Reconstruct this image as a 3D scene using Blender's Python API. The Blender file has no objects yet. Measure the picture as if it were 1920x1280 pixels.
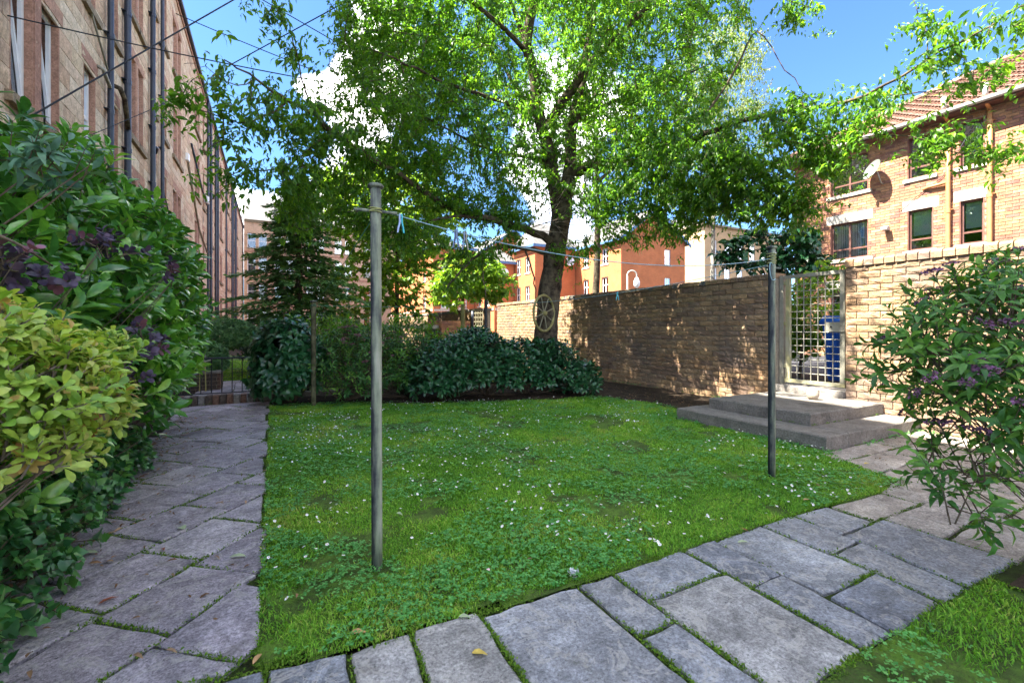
import bpy, math, random
import numpy as np
from mathutils import Matrix, Vector, noise as mn

random.seed(7)
RNG = np.random.default_rng(11)
SC = bpy.context.scene
COL = SC.collection
PI = math.pi

# ------------------------------------------------------------------ camera
CAM_H = 1.2
YAW = math.atan(450 / 853.0)
SN, CS = math.sin(YAW), math.cos(YAW)
cam_d = bpy.data.cameras.new('camera')
cam_d.sensor_width = 36.0
cam_d.lens = 853.0 / 1920 * 36
cam_d.shift_y = -24.0 / 1920
cam_d.clip_start = 0.05
cam_d.clip_end = 2000
cam_d.dof.use_dof = True
cam_d.dof.focus_distance = 5.0
cam_d.dof.aperture_fstop = 7.0
cam = bpy.data.objects.new('camera', cam_d)
cam.location = (0, 0, CAM_H)
cam.rotation_euler = (PI / 2, 0, -YAW)
COL.objects.link(cam)
SC.camera = cam

# ------------------------------------------------------------------ light, sky, exposure
SUN_TO = Vector((-1.0, 0.30, 1.53)).normalized()      # towards the sun
SUN_STRENGTH = 2.0
SKY_STRENGTH = 0.05
SC.view_settings.view_transform = 'Standard'
SC.view_settings.look = 'None'
SC.view_settings.gamma = 1.0
SC.view_settings.exposure = 4.2
SC.view_settings.use_curve_mapping = False
SC.cycles.max_bounces = 8
SC.cycles.diffuse_bounces = 4
SC.cycles.glossy_bounces = 3
SC.cycles.transmission_bounces = 4
SC.cycles.transparent_max_bounces = 8
SC.cycles.use_denoising = True

sun_d = bpy.data.lights.new('sun', 'SUN')
sun_d.energy = SUN_STRENGTH
sun_d.angle = math.radians(0.5)
sun_d.color = (1.0, 0.93, 0.82)
sun = bpy.data.objects.new('sun', sun_d)
sun.rotation_euler = (-SUN_TO).to_track_quat('-Z', 'Y').to_euler()
sun.location = (-10, 5, 30)
COL.objects.link(sun)


def at(u, v, d):
    """a point of the place: photo direction and distance along the view axis (metres)"""
    dx = (u - 960) / 853.0
    return np.array([d * (SN + dx * CS), d * (CS - dx * SN), CAM_H + d * (616 - v) / 853.0])


def project(P):
    P = np.asarray(P, float).reshape(-1, 3)
    d = P[:, 0] * SN + P[:, 1] * CS
    dd = np.where(d > 0.05, d, 0.05)
    u = 960 + 853 * (P[:, 0] * CS - P[:, 1] * SN) / dd
    v = 616 - 853 * (P[:, 2] - CAM_H) / dd
    return u, v, d


# ------------------------------------------------------------------ node helpers
def nd(nt, t, ins=None, **props):
    n = nt.nodes.new(t)
    for k, v in props.items():
        setattr(n, k, v)
    for k, v in (ins or {}).items():
        if isinstance(v, bpy.types.NodeSocket):
            nt.links.new(v, n.inputs[k])
        else:
            n.inputs[k].default_value = v
    return n


def c4(c):
    return (c[0], c[1], c[2], 1.0)


def ramp(nt, fac, stops, interp='LINEAR'):
    n = nd(nt, 'ShaderNodeValToRGB', {0: fac})
    cr = n.color_ramp
    cr.interpolation = interp
    while len(cr.elements) < len(stops):
        cr.elements.new(0.5)
    for e, (p, c) in zip(cr.elements, stops):
        e.position = p
        e.color = c4(c) if hasattr(c, '__len__') else (c, c, c, 1)
    return n.outputs[0]


def mixc(nt, f, a, b, blend='MIX'):
    n = nd(nt, 'ShaderNodeMix', data_type='RGBA', blend_type=blend)
    for i, v in ((0, f), (6, a), (7, b)):
        if isinstance(v, bpy.types.NodeSocket):
            nt.links.new(v, n.inputs[i])
        elif i == 0:
            n.inputs[i].default_value = v
        else:
            n.inputs[i].default_value = c4(v)
    return n.outputs[2]


def noise(nt, vec, scale, detail=4, rough=0.55, dist=0.0):
    n = nd(nt, 'ShaderNodeTexNoise', {'Scale': scale, 'Detail': detail, 'Roughness': rough, 'Distortion': dist})
    if vec is not None:
        nt.links.new(vec, n.inputs['Vector'])
    return n.outputs[0]


def math_n(nt, op, a, b=None, clamp=False):
    n = nd(nt, 'ShaderNodeMath', {0: a} if b is None else {0: a, 1: b}, operation=op, use_clamp=clamp)
    return n.outputs[0]


def new_mat(name):
    m = bpy.data.materials.new(name)
    m.use_nodes = True
    nt = m.node_tree
    nt.nodes.clear()
    out = nd(nt, 'ShaderNodeOutputMaterial')
    return m, nt, out


def principled(nt, out, color, rough=0.8, spec=0.3, normal=None, metal=0.0):
    p = nd(nt, 'ShaderNodeBsdfPrincipled', {'Roughness': rough, 'Specular IOR Level': spec, 'Metallic': metal})
    if isinstance(color, bpy.types.NodeSocket):
        nt.links.new(color, p.inputs['Base Color'])
    else:
        p.inputs['Base Color'].default_value = c4(color)
    if normal is not None:
        nt.links.new(normal, p.inputs['Normal'])
    nt.links.new(p.outputs[0], out.inputs[0])
    return p


def bump(nt, h, strength=0.4, dist=0.01):
    return nd(nt, 'ShaderNodeBump', {'Height': h, 'Strength': strength, 'Distance': dist}).outputs[0]


def masonry_mat(name, cols, grain=60, stain=None, stain_c=(0.05, 0.045, 0.04), stain_scale=0.8, bmp=0.5,
                rough=0.9, streak=1.0, moss=None):
    """cols: ramp over the per-piece random value; world-space grain; optional large stains"""
    m, nt, out = new_mat(name)
    pos = nd(nt, 'ShaderNodeNewGeometry').outputs['Position']
    r = nd(nt, 'ShaderNodeAttribute', attribute_name='rnd').outputs['Fac']
    k = len(cols)
    base = ramp(nt, r, [(i / max(1, k - 1), c) for i, c in enumerate(cols)])
    n1 = noise(nt, pos, 7 * streak, 5, 0.65)
    n2 = noise(nt, pos, grain, 3, 0.7)
    base = mixc(nt, 1.0, base, ramp(nt, n1, [(0.25, 0.62), (0.75, 1.28)]), 'MULTIPLY')
    base = mixc(nt, 1.0, base, ramp(nt, n2, [(0.3, 0.68), (0.7, 1.3)]), 'MULTIPLY')
    if stain:
        ns = noise(nt, pos, stain_scale, 6, 0.62, 0.4)
        f = ramp(nt, ns, [(stain, 0.0), (min(1, stain + 0.16), 0.8)])
        base = mixc(nt, f, base, stain_c)
    if moss:
        nm = noise(nt, pos, 3.1, 6, 0.65)
        f = ramp(nt, nm, [(moss, 0.0), (moss + 0.15, 0.75)])
        base = mixc(nt, f, base, (0.10, 0.11, 0.03))
    h = math_n(nt, 'ADD', n2, math_n(nt, 'MULTIPLY', n1, 1.5))
    principled(nt, out, base, rough, 0.2, bump(nt, h, bmp, 0.012))
    return m


def leaf_mat(name, cols, trans=0.38, rough=0.42, spec=0.45, tcol=1.5, vein=True):
    m, nt, out = new_mat(name)
    r = nd(nt, 'ShaderNodeAttribute', attribute_name='rnd').outputs['Fac']
    k = len(cols)
    base = ramp(nt, r, [(i / max(1, k - 1), c) for i, c in enumerate(cols)])
    pos = nd(nt, 'ShaderNodeNewGeometry').outputs['Position']
    n1 = noise(nt, pos, 35, 2, 0.6)
    base = mixc(nt, 1.0, base, ramp(nt, n1, [(0.3, 0.75), (0.7, 1.2)]), 'MULTIPLY')
    p = nd(nt, 'ShaderNodeBsdfPrincipled', {'Base Color': base, 'Roughness': rough, 'Specular IOR Level': spec})
    tc = mixc(nt, 1.0, base, (tcol * 1.15, tcol * 1.1, tcol * 0.45), 'MULTIPLY')
    t = nd(nt, 'ShaderNodeBsdfTranslucent', {'Color': tc})
    mx = nd(nt, 'ShaderNodeMixShader', {0: trans, 1: p.outputs[0], 2: t.outputs[0]})
    nt.links.new(mx.outputs[0], out.inputs[0])
    return m


def simple_mat(name, c1, c2=None, scale=20, rough=0.7, spec=0.35, metal=0.0, bmp=0.15, lo=0.35, hi=0.65):
    m, nt, out = new_mat(name)
    pos = nd(nt, 'ShaderNodeNewGeometry').outputs['Position']
    n1 = noise(nt, pos, scale, 5, 0.65)
    col = ramp(nt, n1, [(lo, c1), (hi, c2 or c1)])
    principled(nt, out, col, rough, spec, bump(nt, n1, bmp, 0.01), metal)
    return m


# ------------------------------------------------------------------ mesh batch
class MB:
    def __init__(self):
        self.v, self.r, self.f, self.n = [], [], {}, 0

    def add(self, V, faces, rnd=0.5):
        V = np.asarray(V, np.float32).reshape(-1, 3)
        self.v.append(V)
        r = np.empty(len(V), np.float32)
        r[:] = rnd
        self.r.append(r)
        for F in faces:
            F = np.asarray(F, np.int32)
            if F.ndim == 1:
                F = F[None]
            self.f.setdefault(F.shape[1], []).append(F + self.n)
        self.n += len(V)
        return self

    def box(self, lo, hi, rnd=0.5):
        x0, y0, z0 = lo
        x1, y1, z1 = hi
        V = [(x0, y0, z0), (x1, y0, z0), (x1, y1, z0), (x0, y1, z0), (x0, y0, z1), (x1, y0, z1), (x1, y1, z1), (x0, y1, z1)]
        return self.add(V, [[(0, 3, 2, 1), (4, 5, 6, 7), (0, 1, 5, 4), (1, 2, 6, 5), (2, 3, 7, 6), (3, 0, 4, 7)]], rnd)

    def hexa(self, V, rnd=0.5):
        return self.add(V, [[(0, 3, 2, 1), (4, 5, 6, 7), (0, 1, 5, 4), (1, 2, 6, 5), (2, 3, 7, 6), (3, 0, 4, 7)]], rnd)

    def tube(self, pts, radii, sides=6, rnd=0.5, cap=True):
        pts = np.asarray(pts, float)
        n = len(pts)
        if np.isscalar(radii):
            radii = [radii] * n
        T = np.gradient(pts, axis=0)
        T /= np.linalg.norm(T, axis=1)[:, None] + 1e-9
        up = np.array([0.0, 0, 1]) if abs(T[0][2]) < 0.9 else np.array([1.0, 0, 0])
        a = np.arange(sides) * 2 * PI / sides
        V = []
        x = np.cross(up, T[0])
        for i in range(n):
            x = x - T[i] * x.dot(T[i])
            x /= np.linalg.norm(x) + 1e-9
            y = np.cross(T[i], x)
            V.append(pts[i] + radii[i] * (np.cos(a)[:, None] * x + np.sin(a)[:, None] * y))
        V = np.concatenate(V)
        F = []
        for i in range(n - 1):
            for j in range(sides):
                k = (j + 1) % sides
                F.append((i * sides + j, i * sides + k, (i + 1) * sides + k, (i + 1) * sides + j))
        fs = [F]
        if cap:
            fs.append(tuple(range(sides))[::-1])
            fs.append(tuple((n - 1) * sides + j for j in range(sides)))
        return self.add(V, fs, rnd)

    def lathe(self, base, prof, sides=16, rnd=0.5):
        """prof: (radius, z) list, open profile turned about a vertical axis at base"""
        a = np.arange(sides) * 2 * PI / sides
        V = np.concatenate([np.stack([r * np.cos(a), r * np.sin(a), np.full(sides, z)], 1) for r, z in prof]) + np.asarray(base)
        F = []
        for i in range(len(prof) - 1):
            for j in range(sides):
                k = (j + 1) % sides
                F.append((i * sides + j, i * sides + k, (i + 1) * sides + k, (i + 1) * sides + j))
        return self.add(V, [F, tuple(range(sides))[::-1], tuple((len(prof) - 1) * sides + j for j in range(sides))], rnd)

    def mesh(self, name, mats, smooth=False, origin=(0, 0, 0)):
        me = bpy.data.meshes.new(name)
        if self.n:
            V = np.concatenate(self.v) - np.asarray(origin, np.float32)
            me.vertices.add(len(V))
            me.vertices.foreach_set('co', V.ravel().astype(np.float32))
            loops, starts, tot = [], [], 0
            for k, L in self.f.items():
                F = np.concatenate(L)
                loops.append(F.ravel())
                starts.append(tot + np.arange(len(F)) * k)
                tot += F.size
            loops = np.concatenate(loops).astype(np.int32)
            starts = np.concatenate(starts).astype(np.int32)
            me.loops.add(len(loops))
            me.loops.foreach_set('vertex_index', loops)
            me.polygons.add(len(starts))
            me.polygons.foreach_set('loop_start', starts)
            me.update(calc_edges=True)
            at_ = me.attributes.new('rnd', 'FLOAT', 'POINT')
            at_.data.foreach_set('value', np.concatenate(self.r))
            me.polygons.foreach_set('use_smooth', np.full(len(starts), bool(smooth)))
        for m in (mats if isinstance(mats, (list, tuple)) else [mats]):
            me.materials.append(m)
        return me

    def build(self, name, mat, parent=None, smooth=False, kind=None, loc=None):
        """ONE mesh object; its origin is the parent's location (or loc)"""
        org = world_loc(parent) if parent is not None else Vector([float(q) for q in (loc if loc is not None else (0, 0, 0))])
        o = bpy.data.objects.new(name, self.mesh(name, mat, smooth, org))
        if parent is not None:
            o.parent = parent
        else:
            o.location = org
        if kind:
            o['kind'] = kind
        COL.objects.link(o)
        return o


def world_loc(o):
    p = Vector((0, 0, 0))
    while o is not None:
        p = p + o.location
        o = o.parent
    return p


def thing(name, label, cat, loc, group=None):
    o = bpy.data.objects.new(name, None)
    o.empty_display_size = 0.2
    o.location = Vector([float(x) for x in loc])
    COL.objects.link(o)
    return tag(o, label, cat, group)


def tag(o, label, cat, group=None):
    o['label'] = label
    o['category'] = cat
    if group:
        o['group'] = group
    return o


def struct(o):
    o['kind'] = 'structure'
    return o


def place(me, name, parent, M):
    """an object of shared mesh data at world matrix M, child of parent (parents are only ever translated)"""
    o = bpy.data.objects.new(name, me)
    o.parent = parent
    o.matrix_basis = Matrix.Translation(-world_loc(parent)) @ M
    COL.objects.link(o)
    return o


# ------------------------------------------------------------------ pieces of walls
class Face:
    """a vertical (or pitched) surface: a runs along it, z up it, o out of it"""
    def __init__(self, P0, A, N, U=(0, 0, 1)):
        self.P0, self.A, self.N, self.U = (np.array(x, float) for x in (P0, A, N, U))

    def p(self, a, z, o=0.0):
        a, z, o = np.broadcast_arrays(np.asarray(a, float), np.asarray(z, float), np.asarray(o, float))
        return self.P0 + a[..., None] * self.A + z[..., None] * self.U + o[..., None] * self.N

    def M(self, a0, a1, z0, z1, o=0.0):
        p = self.p(a0, z0, o)
        A, N, U = self.A * (a1 - a0), self.N, self.U * (z1 - z0)
        return Matrix(((A[0], N[0], U[0], p[0]), (A[1], N[1], U[1], p[1]), (A[2], N[2], U[2], p[2]), (0, 0, 0, 1)))

    def box(self, mb, a0, a1, z0, z1, o0, o1, rnd=0.5):
        V = [self.p(a, z, o) for z in (z0, z1) for (a, o) in ((a0, o0), (a1, o0), (a1, o1), (a0, o1))]
        return mb.hexa(np.array(V), rnd)


def courses(a0, a1, z0, z1, ch, ln, gap, opens=(), jit=0.0, stagger=0.5, a1f=None, first=0.0):
    """rectangles of a coursed wall, cut round the openings; ch/ln may be (lo, hi) ranges"""
    out, z, row = [], z0, 0
    while z < z1 - 0.02:
        h = random.uniform(*ch) if hasattr(ch, '__len__') else ch
        zt = min(z + h, z1)
        if z1 - zt < 0.03:
            zt = z1
        zm = (z + zt) / 2
        end = a1f(zm) if a1f else a1
        blocks = sorted((o[0], o[1]) for o in opens if o[2] < zm < o[3])
        segs, s = [], a0
        for b0, b1 in blocks:
            if b0 > s:
                segs.append((s, min(b0, end)))
            s = max(s, b1)
        if s < end:
            segs.append((s, end))
        L0 = ln[1] if hasattr(ln, '__len__') else ln
        a = a0 - (row % 2) * stagger * L0 - first
        for_seg = []
        while a < end:
            L = random.uniform(*ln) if hasattr(ln, '__len__') else ln
            for_seg.append((a, a + L))
            a += L
        for s0, s1 in segs:
            for b0, b1 in for_seg:
                c0, c1 = max(b0, s0), min(b1, s1)
                if c1 - c0 > 0.03:
                    g = gap / 2
                    out.append((c0 + g, c1 - g, z + g, zt - g))
        z = zt
        row += 1
    return np.array(out)


def piece_tpl(name, mat, rough, proud, depth, n=(4, 2), bev=0.0, rnd=0.5):
    """unit piece: x 0..1 along, z 0..1 up, y out; front face a rough grid"""
    nx, nz = n
    V, F = [], []
    for j in range(nz + 1):
        for i in range(nx + 1):
            edge = i in (0, nx) or j in (0, nz)
            y = proud + (random.uniform(-rough, rough) if not edge else random.uniform(-rough, 0) - bev)
            jx = 0 if i in (0, nx) else random.uniform(-0.3, 0.3) / nx
            V.append((i / nx + jx, y, j / nz))
    w = nx + 1
    for j in range(nz):
        for i in range(nx):
            F.append((j * w + i, j * w + i + 1, (j + 1) * w + i + 1, (j + 1) * w + i))
    ring = [i for i in range(w)] + [j * w + nx for j in range(1, nz + 1)] + [nz * w + i for i in range(nx - 1, -1, -1)] + [j * w for j in range(nz - 1, 0, -1)]
    b = len(V)
    for r in ring:
        V.append((V[r][0], -depth, V[r][2]))
    for k in range(len(ring)):
        k2 = (k + 1) % len(ring)
        F.append((ring[k], b + k, b + k2, ring[k2]))
    mb = MB()
    mb.add(V, [np.array(F)], rnd)
    me = mb.mesh(name, mat)
    return me, np.array(V), np.array(F)


def lay(parent, face, rects, mat, name, tpls, n_obj=300, mask=None, facing=None):
    """the pieces of one wall: the largest-showing n_obj as parts, the rest as one stuff part"""
    R = rects
    C = face.p((R[:, 0] + R[:, 1]) / 2, (R[:, 2] + R[:, 3]) / 2)
    u, v, d = project(C)
    ok = (u > -20) & (u < 1940) & (v > -20) & (v < 1300) & (d > 0.3)
    area = (R[:, 1] - R[:, 0]) * (R[:, 3] - R[:, 2])
    cosv = np.abs((C - np.array([0, 0, CAM_H])) @ face.N) / (np.linalg.norm(C, axis=1) + 1e-6)
    s = np.where(ok, area * cosv / np.maximum(d, 0.3) ** 2, 0)
    if mask is not None:
        s = s * mask(u, v)
    order = np.argsort(-s)
    pick = [i for i in order[:n_obj] if s[i] > 0]
    rest = np.setdiff1d(np.arange(len(R)), pick)
    for i in pick:
        a0, a1, z0, z1 = R[i]
        place(random.choice(tpls)[0], name, parent, face.M(a0, a1, z0, z1))
    if len(rest):
        mb = MB()
        for t, (me, V, F) in enumerate(tpls):
            idx = rest[t::len(tpls)]
            if not len(idx):
                continue
            Q = R[idx]
            a = Q[:, 0:1] + (Q[:, 1] - Q[:, 0])[:, None] * V[None, :, 0]
            z = Q[:, 2:3] + (Q[:, 3] - Q[:, 2])[:, None] * V[None, :, 2]
            P = face.p(a, z, np.broadcast_to(V[None, :, 1], a.shape))
            FF = (F[None] + (np.arange(len(idx)) * len(V))[:, None, None]).reshape(-1, 4)
            mb.add(P.reshape(-1, 3), [FF], np.repeat(RNG.random(len(idx)), len(V)))
        mb.build(name + ('s' if not name.endswith('s') else ''), mat, parent, kind='stuff')


def core(face, a0, a1, z0, z1, opens, depth, thick, recess_extra=0.0, mb=None):
    """mortar backing with holes: strips between the openings' edges, reveals round each"""
    mb = mb or MB()
    zs = sorted({z0, z1} | {min(max(o[k], z0), z1) for o in opens for k in (2, 3)})
    for za, zb in zip(zs[:-1], zs[1:]):
        zm = (za + zb) / 2
        s = a0
        for o in sorted(opens):
            if o[2] < zm < o[3]:
                if o[0] > s:
                    face.box(mb, s, o[0], za, zb, -depth, -thick)
                s = max(s, o[1])
        if s < a1:
            face.box(mb, s, a1, za, zb, -depth, -thick)
    return mb


# ------------------------------------------------------------------ leaves
def leaf_tpl(rows, curl=0.06, fold=0.12, stalk=0.0):
    """rows: (y, half width); unit length along +y, leaf faces +z"""
    V = [(0, 0, 0)]
    for y, w in rows:
        zc = curl * math.sin(y * PI) - curl * 1.5 * y * y
        V += [(-w, y, zc + fold * w), (0, y, zc), (w, y, zc + fold * w)]
    V.append((0, 1, -curl * 1.5))
    F3, F4 = [(0, 2, 1), (0, 3, 2)], []
    k = len(rows)
    for i in range(k - 1):
        a, b = 1 + 3 * i, 4 + 3 * i
        F4 += [(a, a + 1, b + 1, b), (a + 1, a + 2, b + 2, b + 1)]
    a, t = 1 + 3 * (k - 1), len(V) - 1
    F3 += [(a, a + 1, t), (a + 1, a + 2, t)]
    return np.array(V, float), np.array(F3), (np.array(F4) if F4 else None)


T_LAUREL = leaf_tpl([(0.2, 0.13), (0.5, 0.2), (0.8, 0.14)], 0.08, 0.25)
T_OBOV = leaf_tpl([(0.25, 0.11), (0.6, 0.24), (0.85, 0.19)], 0.1, 0.2)
T_CHERRY = leaf_tpl([(0.3, 0.19), (0.62, 0.2)], 0.12, 0.2)
T_LANCE = leaf_tpl([(0.3, 0.15), (0.65, 0.13)], 0.12, 0.2)
T_ROUND = leaf_tpl([(0.25, 0.33), (0.6, 0.42), (0.88, 0.26)], 0.06, 0.1)
T_IVY = leaf_tpl([(0.06, 0.34), (0.3, 0.5), (0.45, 0.3), (0.62, 0.26)], 0.06, 0.12)
T_SMALL = leaf_tpl([(0.5, 0.27)], 0.08, 0.15)
T_NARROW = leaf_tpl([(0.45, 0.19)], 0.12, 0.2)
T_BROAD = leaf_tpl([(0.3, 0.22), (0.6, 0.22)], 0.14, 0.22)


def norm(v):
    return v / (np.linalg.norm(v, axis=-1, keepdims=True) + 1e-9)


def leaf_frames(D, Nn):
    D = norm(D)
    X = norm(np.cross(D, Nn))
    Z = np.cross(X, D)
    return X, D, Z


def leaf_batch(mb, P, D, Nn, S, tpl, rnd):
    V, F3, F4 = tpl
    X, Y, Z = leaf_frames(D, Nn)
    S = S[:, None, None]
    W = P[:, None, :] + S * (V[None, :, 0:1] * X[:, None] + V[None, :, 1:2] * Y[:, None] + V[None, :, 2:3] * Z[:, None])
    k = len(P)
    off = (np.arange(k) * len(V))[:, None, None]
    fs = [(F3[None] + off).reshape(-1, 3)]
    if F4 is not None:
        fs.append((F4[None] + off).reshape(-1, 4))
    mb.add(W.reshape(-1, 3), fs, np.repeat(rnd, len(V)))


def emit_leaves(root, P, D, Nn, S, tpl, mat, rnd=None, n_obj=300, name='leaf', mass='foliage', cell=10, min_px=9, far_tpl=None):
    """leaves of one plant: the n_obj that show largest are parts, all others one stuff part"""
    P, D, Nn, S = (np.asarray(x, float) for x in (P, D, Nn, S))
    k = len(P)
    rnd = RNG.random(k) if rnd is None else np.asarray(rnd)
    pick = np.zeros(k, bool)
    if n_obj:
        u, v, d = project(P + norm(D) * S[:, None] * 0.5)
        px = S * 853 / np.maximum(d, 0.2)
        ok = (u > 0) & (u < 1920) & (v > 0) & (v < 1280) & (d > 0.2) & (px > min_px)
        idx = np.where(ok)[0]
        idx = idx[np.argsort(d[idx])]
        key = (u[idx] // cell).astype(int) * 1000 + (v[idx] // cell).astype(int)
        _, first = np.unique(key, return_index=True)
        front = idx[first]
        front = front[np.argsort(-px[front])][:n_obj]
        pick[front] = True
        mes = []
        for q in range(6):
            mb = MB()
            V, F3, F4 = tpl
            W = V * np.array([random.uniform(0.88, 1.12), 1, random.uniform(0.5, 1.6)])
            mb.add(W, [F3] + ([F4] if F4 is not None else []), (q + 0.5) / 6)
            mes.append(mb.mesh(name, mat, smooth=True))
        X, Y, Z = leaf_frames(D, Nn)
        for i in front:
            s = S[i]
            M = Matrix(((X[i][0] * s, Y[i][0] * s, Z[i][0] * s, P[i][0]), (X[i][1] * s, Y[i][1] * s, Z[i][1] * s, P[i][1]),
                        (X[i][2] * s, Y[i][2] * s, Z[i][2] * s, P[i][2]), (0, 0, 0, 1)))
            place(mes[min(5, int(rnd[i] * 6))], name, root, M)
    r = ~pick
    if r.any():
        mb = MB()
        leaf_batch(mb, P[r], D[r], Nn[r], S[r], far_tpl or tpl, rnd[r])
        mb.build(mass, mat, root, smooth=True, kind='stuff')


def rdir(n, zmin=-1.0):
    z = RNG.uniform(zmin, 1, n)
    a = RNG.uniform(0, 2 * PI, n)
    r = np.sqrt(np.maximum(0, 1 - z * z))
    return np.stack([r * np.cos(a), r * np.sin(a), z], 1)


def n3(p, s, off=0.0):
    return mn.noise(Vector((p[0] * s + off, p[1] * s - off, p[2] * s + 3.1 + off)))


def blob_points(blobs, n, shell=0.3, zmin=-0.5, lump=0.25, ls=2.0, floor=0.03):
    """points in the outer layer of a union of ellipsoids, lumpy; returns P and outward normals"""
    w = np.array([r[0] * r[1] + r[0] * r[2] + r[1] * r[2] for _, r in blobs])
    w = w / w.sum()
    Ps, Ns = [], []
    cs = [(np.asarray(c, float), np.asarray(r, float)) for c, r in blobs]
    tries = 0
    while len(Ps) < n and tries < n * 8:
        tries += 1
        i = RNG.choice(len(blobs), p=w)
        c, r = cs[i]
        d = rdir(1, zmin)[0]
        k = 1 + lump * n3(c + d * r, ls) - shell * abs(RNG.normal(0, 0.6))
        p = c + d * r * k
        if p[2] < floor:
            continue
        if any((((p - c2) / r2) ** 2).sum() < 0.5 for j, (c2, r2) in enumerate(cs) if j != i):
            continue
        Ps.append(p)
        Ns.append(d / r)
    return np.array(Ps), norm(np.array(Ns))


def shoots(P, Nn, n_leaf, length, size, up=0.5, out=0.7, spread=0.9, droop=0.0, wig=0.35, sj=0.25):
    """leafy shoots: leaves set along a short twig at each point"""
    k = len(P)
    sd = norm(Nn * out + np.array([0, 0, up]) + RNG.normal(0, wig, (k, 3)))
    LP, LD, LN, LS = [], [], [], []
    side = norm(np.cross(sd, rdir(k)))
    other = np.cross(sd, side)
    for j in range(n_leaf):
        t = (j + 1) / n_leaf
        a = j * 2.4 + RNG.uniform(-0.4, 0.4, k)
        rad = side * np.cos(a)[:, None] + other * np.sin(a)[:, None]
        d = norm(sd * (0.35 + 0.6 * t) + rad * spread + np.array([0, 0, -droop]))
        LP.append(P + sd * (length * t) + rad * 0.004)
        LD.append(d)
        LN.append(norm(sd + rad * -0.4 + np.array([0, 0, 0.5])))
        LS.append(size * (1 + RNG.uniform(-sj, sj, k)) * (0.75 + 0.4 * math.sin(PI * min(1, 0.25 + t * 0.6))))
    return np.concatenate(LP), np.concatenate(LD), np.concatenate(LN), np.concatenate(LS), sd


def stems(base_pts, ends, r0, r1, mat, root, name='stems', sides=5, bend=0.15, kind='stuff'):
    mb = MB()
    for e in ends:
        b = base_pts[RNG.integers(len(base_pts))]
        m = (np.asarray(b) + e) / 2 + RNG.normal(0, bend, 3) * np.linalg.norm(e - b) * 0.5
        t = np.linspace(0, 1, 6)[:, None]
        pts = (1 - t) ** 2 * b + 2 * t * (1 - t) * m + t ** 2 * e
        mb.tube(pts, np.linspace(r0, r1, 6), sides, RNG.random())
    return mb.build(name, mat, root, smooth=True, kind=kind)

# ------------------------------------------------------------------ world: clear sky with broken cloud
def build_world():
    w = bpy.data.worlds.new('World')
    SC.world = w
    w.use_nodes = True
    nt = w.node_tree
    nt.nodes.clear()
    out = nd(nt, 'ShaderNodeOutputWorld')
    sky = nd(nt, 'ShaderNodeTexSky', sky_type='NISHITA')
    sky.sun_disc = False
    sky.sun_elevation = math.asin(SUN_TO.z)
    sky.sun_rotation = math.atan2(SUN_TO.x, SUN_TO.y)
    sky.air_density = 1.0
    sky.dust_density = 0.3
    sky.ozone_density = 2.5
    d = nd(nt, 'ShaderNodeTexCoord').outputs['Generated']
    n1 = noise(nt, d, 3.1, 10, 0.62, 0.5)
    n2 = noise(nt, d, 7.0, 6, 0.6, 0.2)
    dens = math_n(nt, 'MULTIPLY', n1, 1.0)
    blobs = [((640, 100), 0.10, 0.30), ((690, 190), 0.10, 0.2), ((500, 165), 0.07, 0.22), ((500, 375), 0.12, 0.30), ((1090, 330), 0.2, 0.12),
             ((1500, 110), 0.08, 0.24), ((1450, 190), 0.08, 0.2), ((1890, 95), 0.07, 0.2),
             ((430, 40), 0.20, -0.5), ((560, 60), 0.06, -0.2), ((1680, 60), 0.20, -0.40), ((1600, 200), 0.13, -0.25), ((1250, 330), 0.12, -0.25), ((900, 430), 0.1, -0.3), ((500, 265), .08, -.35),
             ((850, 250), .10, -.2)]
    for (u, v), size, k in blobs:
        q = at(u, v, 10.0) - np.array([0, 0, CAM_H])
        q = q / np.linalg.norm(q)
        dt = nd(nt, 'ShaderNodeVectorMath', {0: d, 1: tuple(q)}, operation='DOT_PRODUCT').outputs['Value']
        mr = nd(nt, 'ShaderNodeMapRange', {0: dt, 1: math.cos(size * 1.5), 2: 1.0, 3: 0.0, 4: k})
        mr.interpolation_type = 'SMOOTHSTEP'
        dens = math_n(nt, 'ADD', dens, mr.outputs[0])
    mask = ramp(nt, dens, [(0.49, 0.0), (0.57, 0.55), (0.70, 1.0)])
    shade = math_n(nt, 'ADD', math_n(nt, 'MULTIPLY', n1, 0.6), math_n(nt, 'MULTIPLY', n2, 0.4))
    cc = ramp(nt, shade, [(0.38, (3.6, 3.5, 3.5)), (0.60, (9.5, 9.0, 8.6))])
    tint = mixc(nt, 1.0, sky.outputs[0], (0.24, 0.33, 0.43), 'MULTIPLY')
    col = mixc(nt, mask, tint, cc)
    bg = nd(nt, 'ShaderNodeBackground', {'Color': col, 'Strength': SKY_STRENGTH})
    nt.links.new(bg.outputs[0], out.inputs[0])


build_world()

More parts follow.
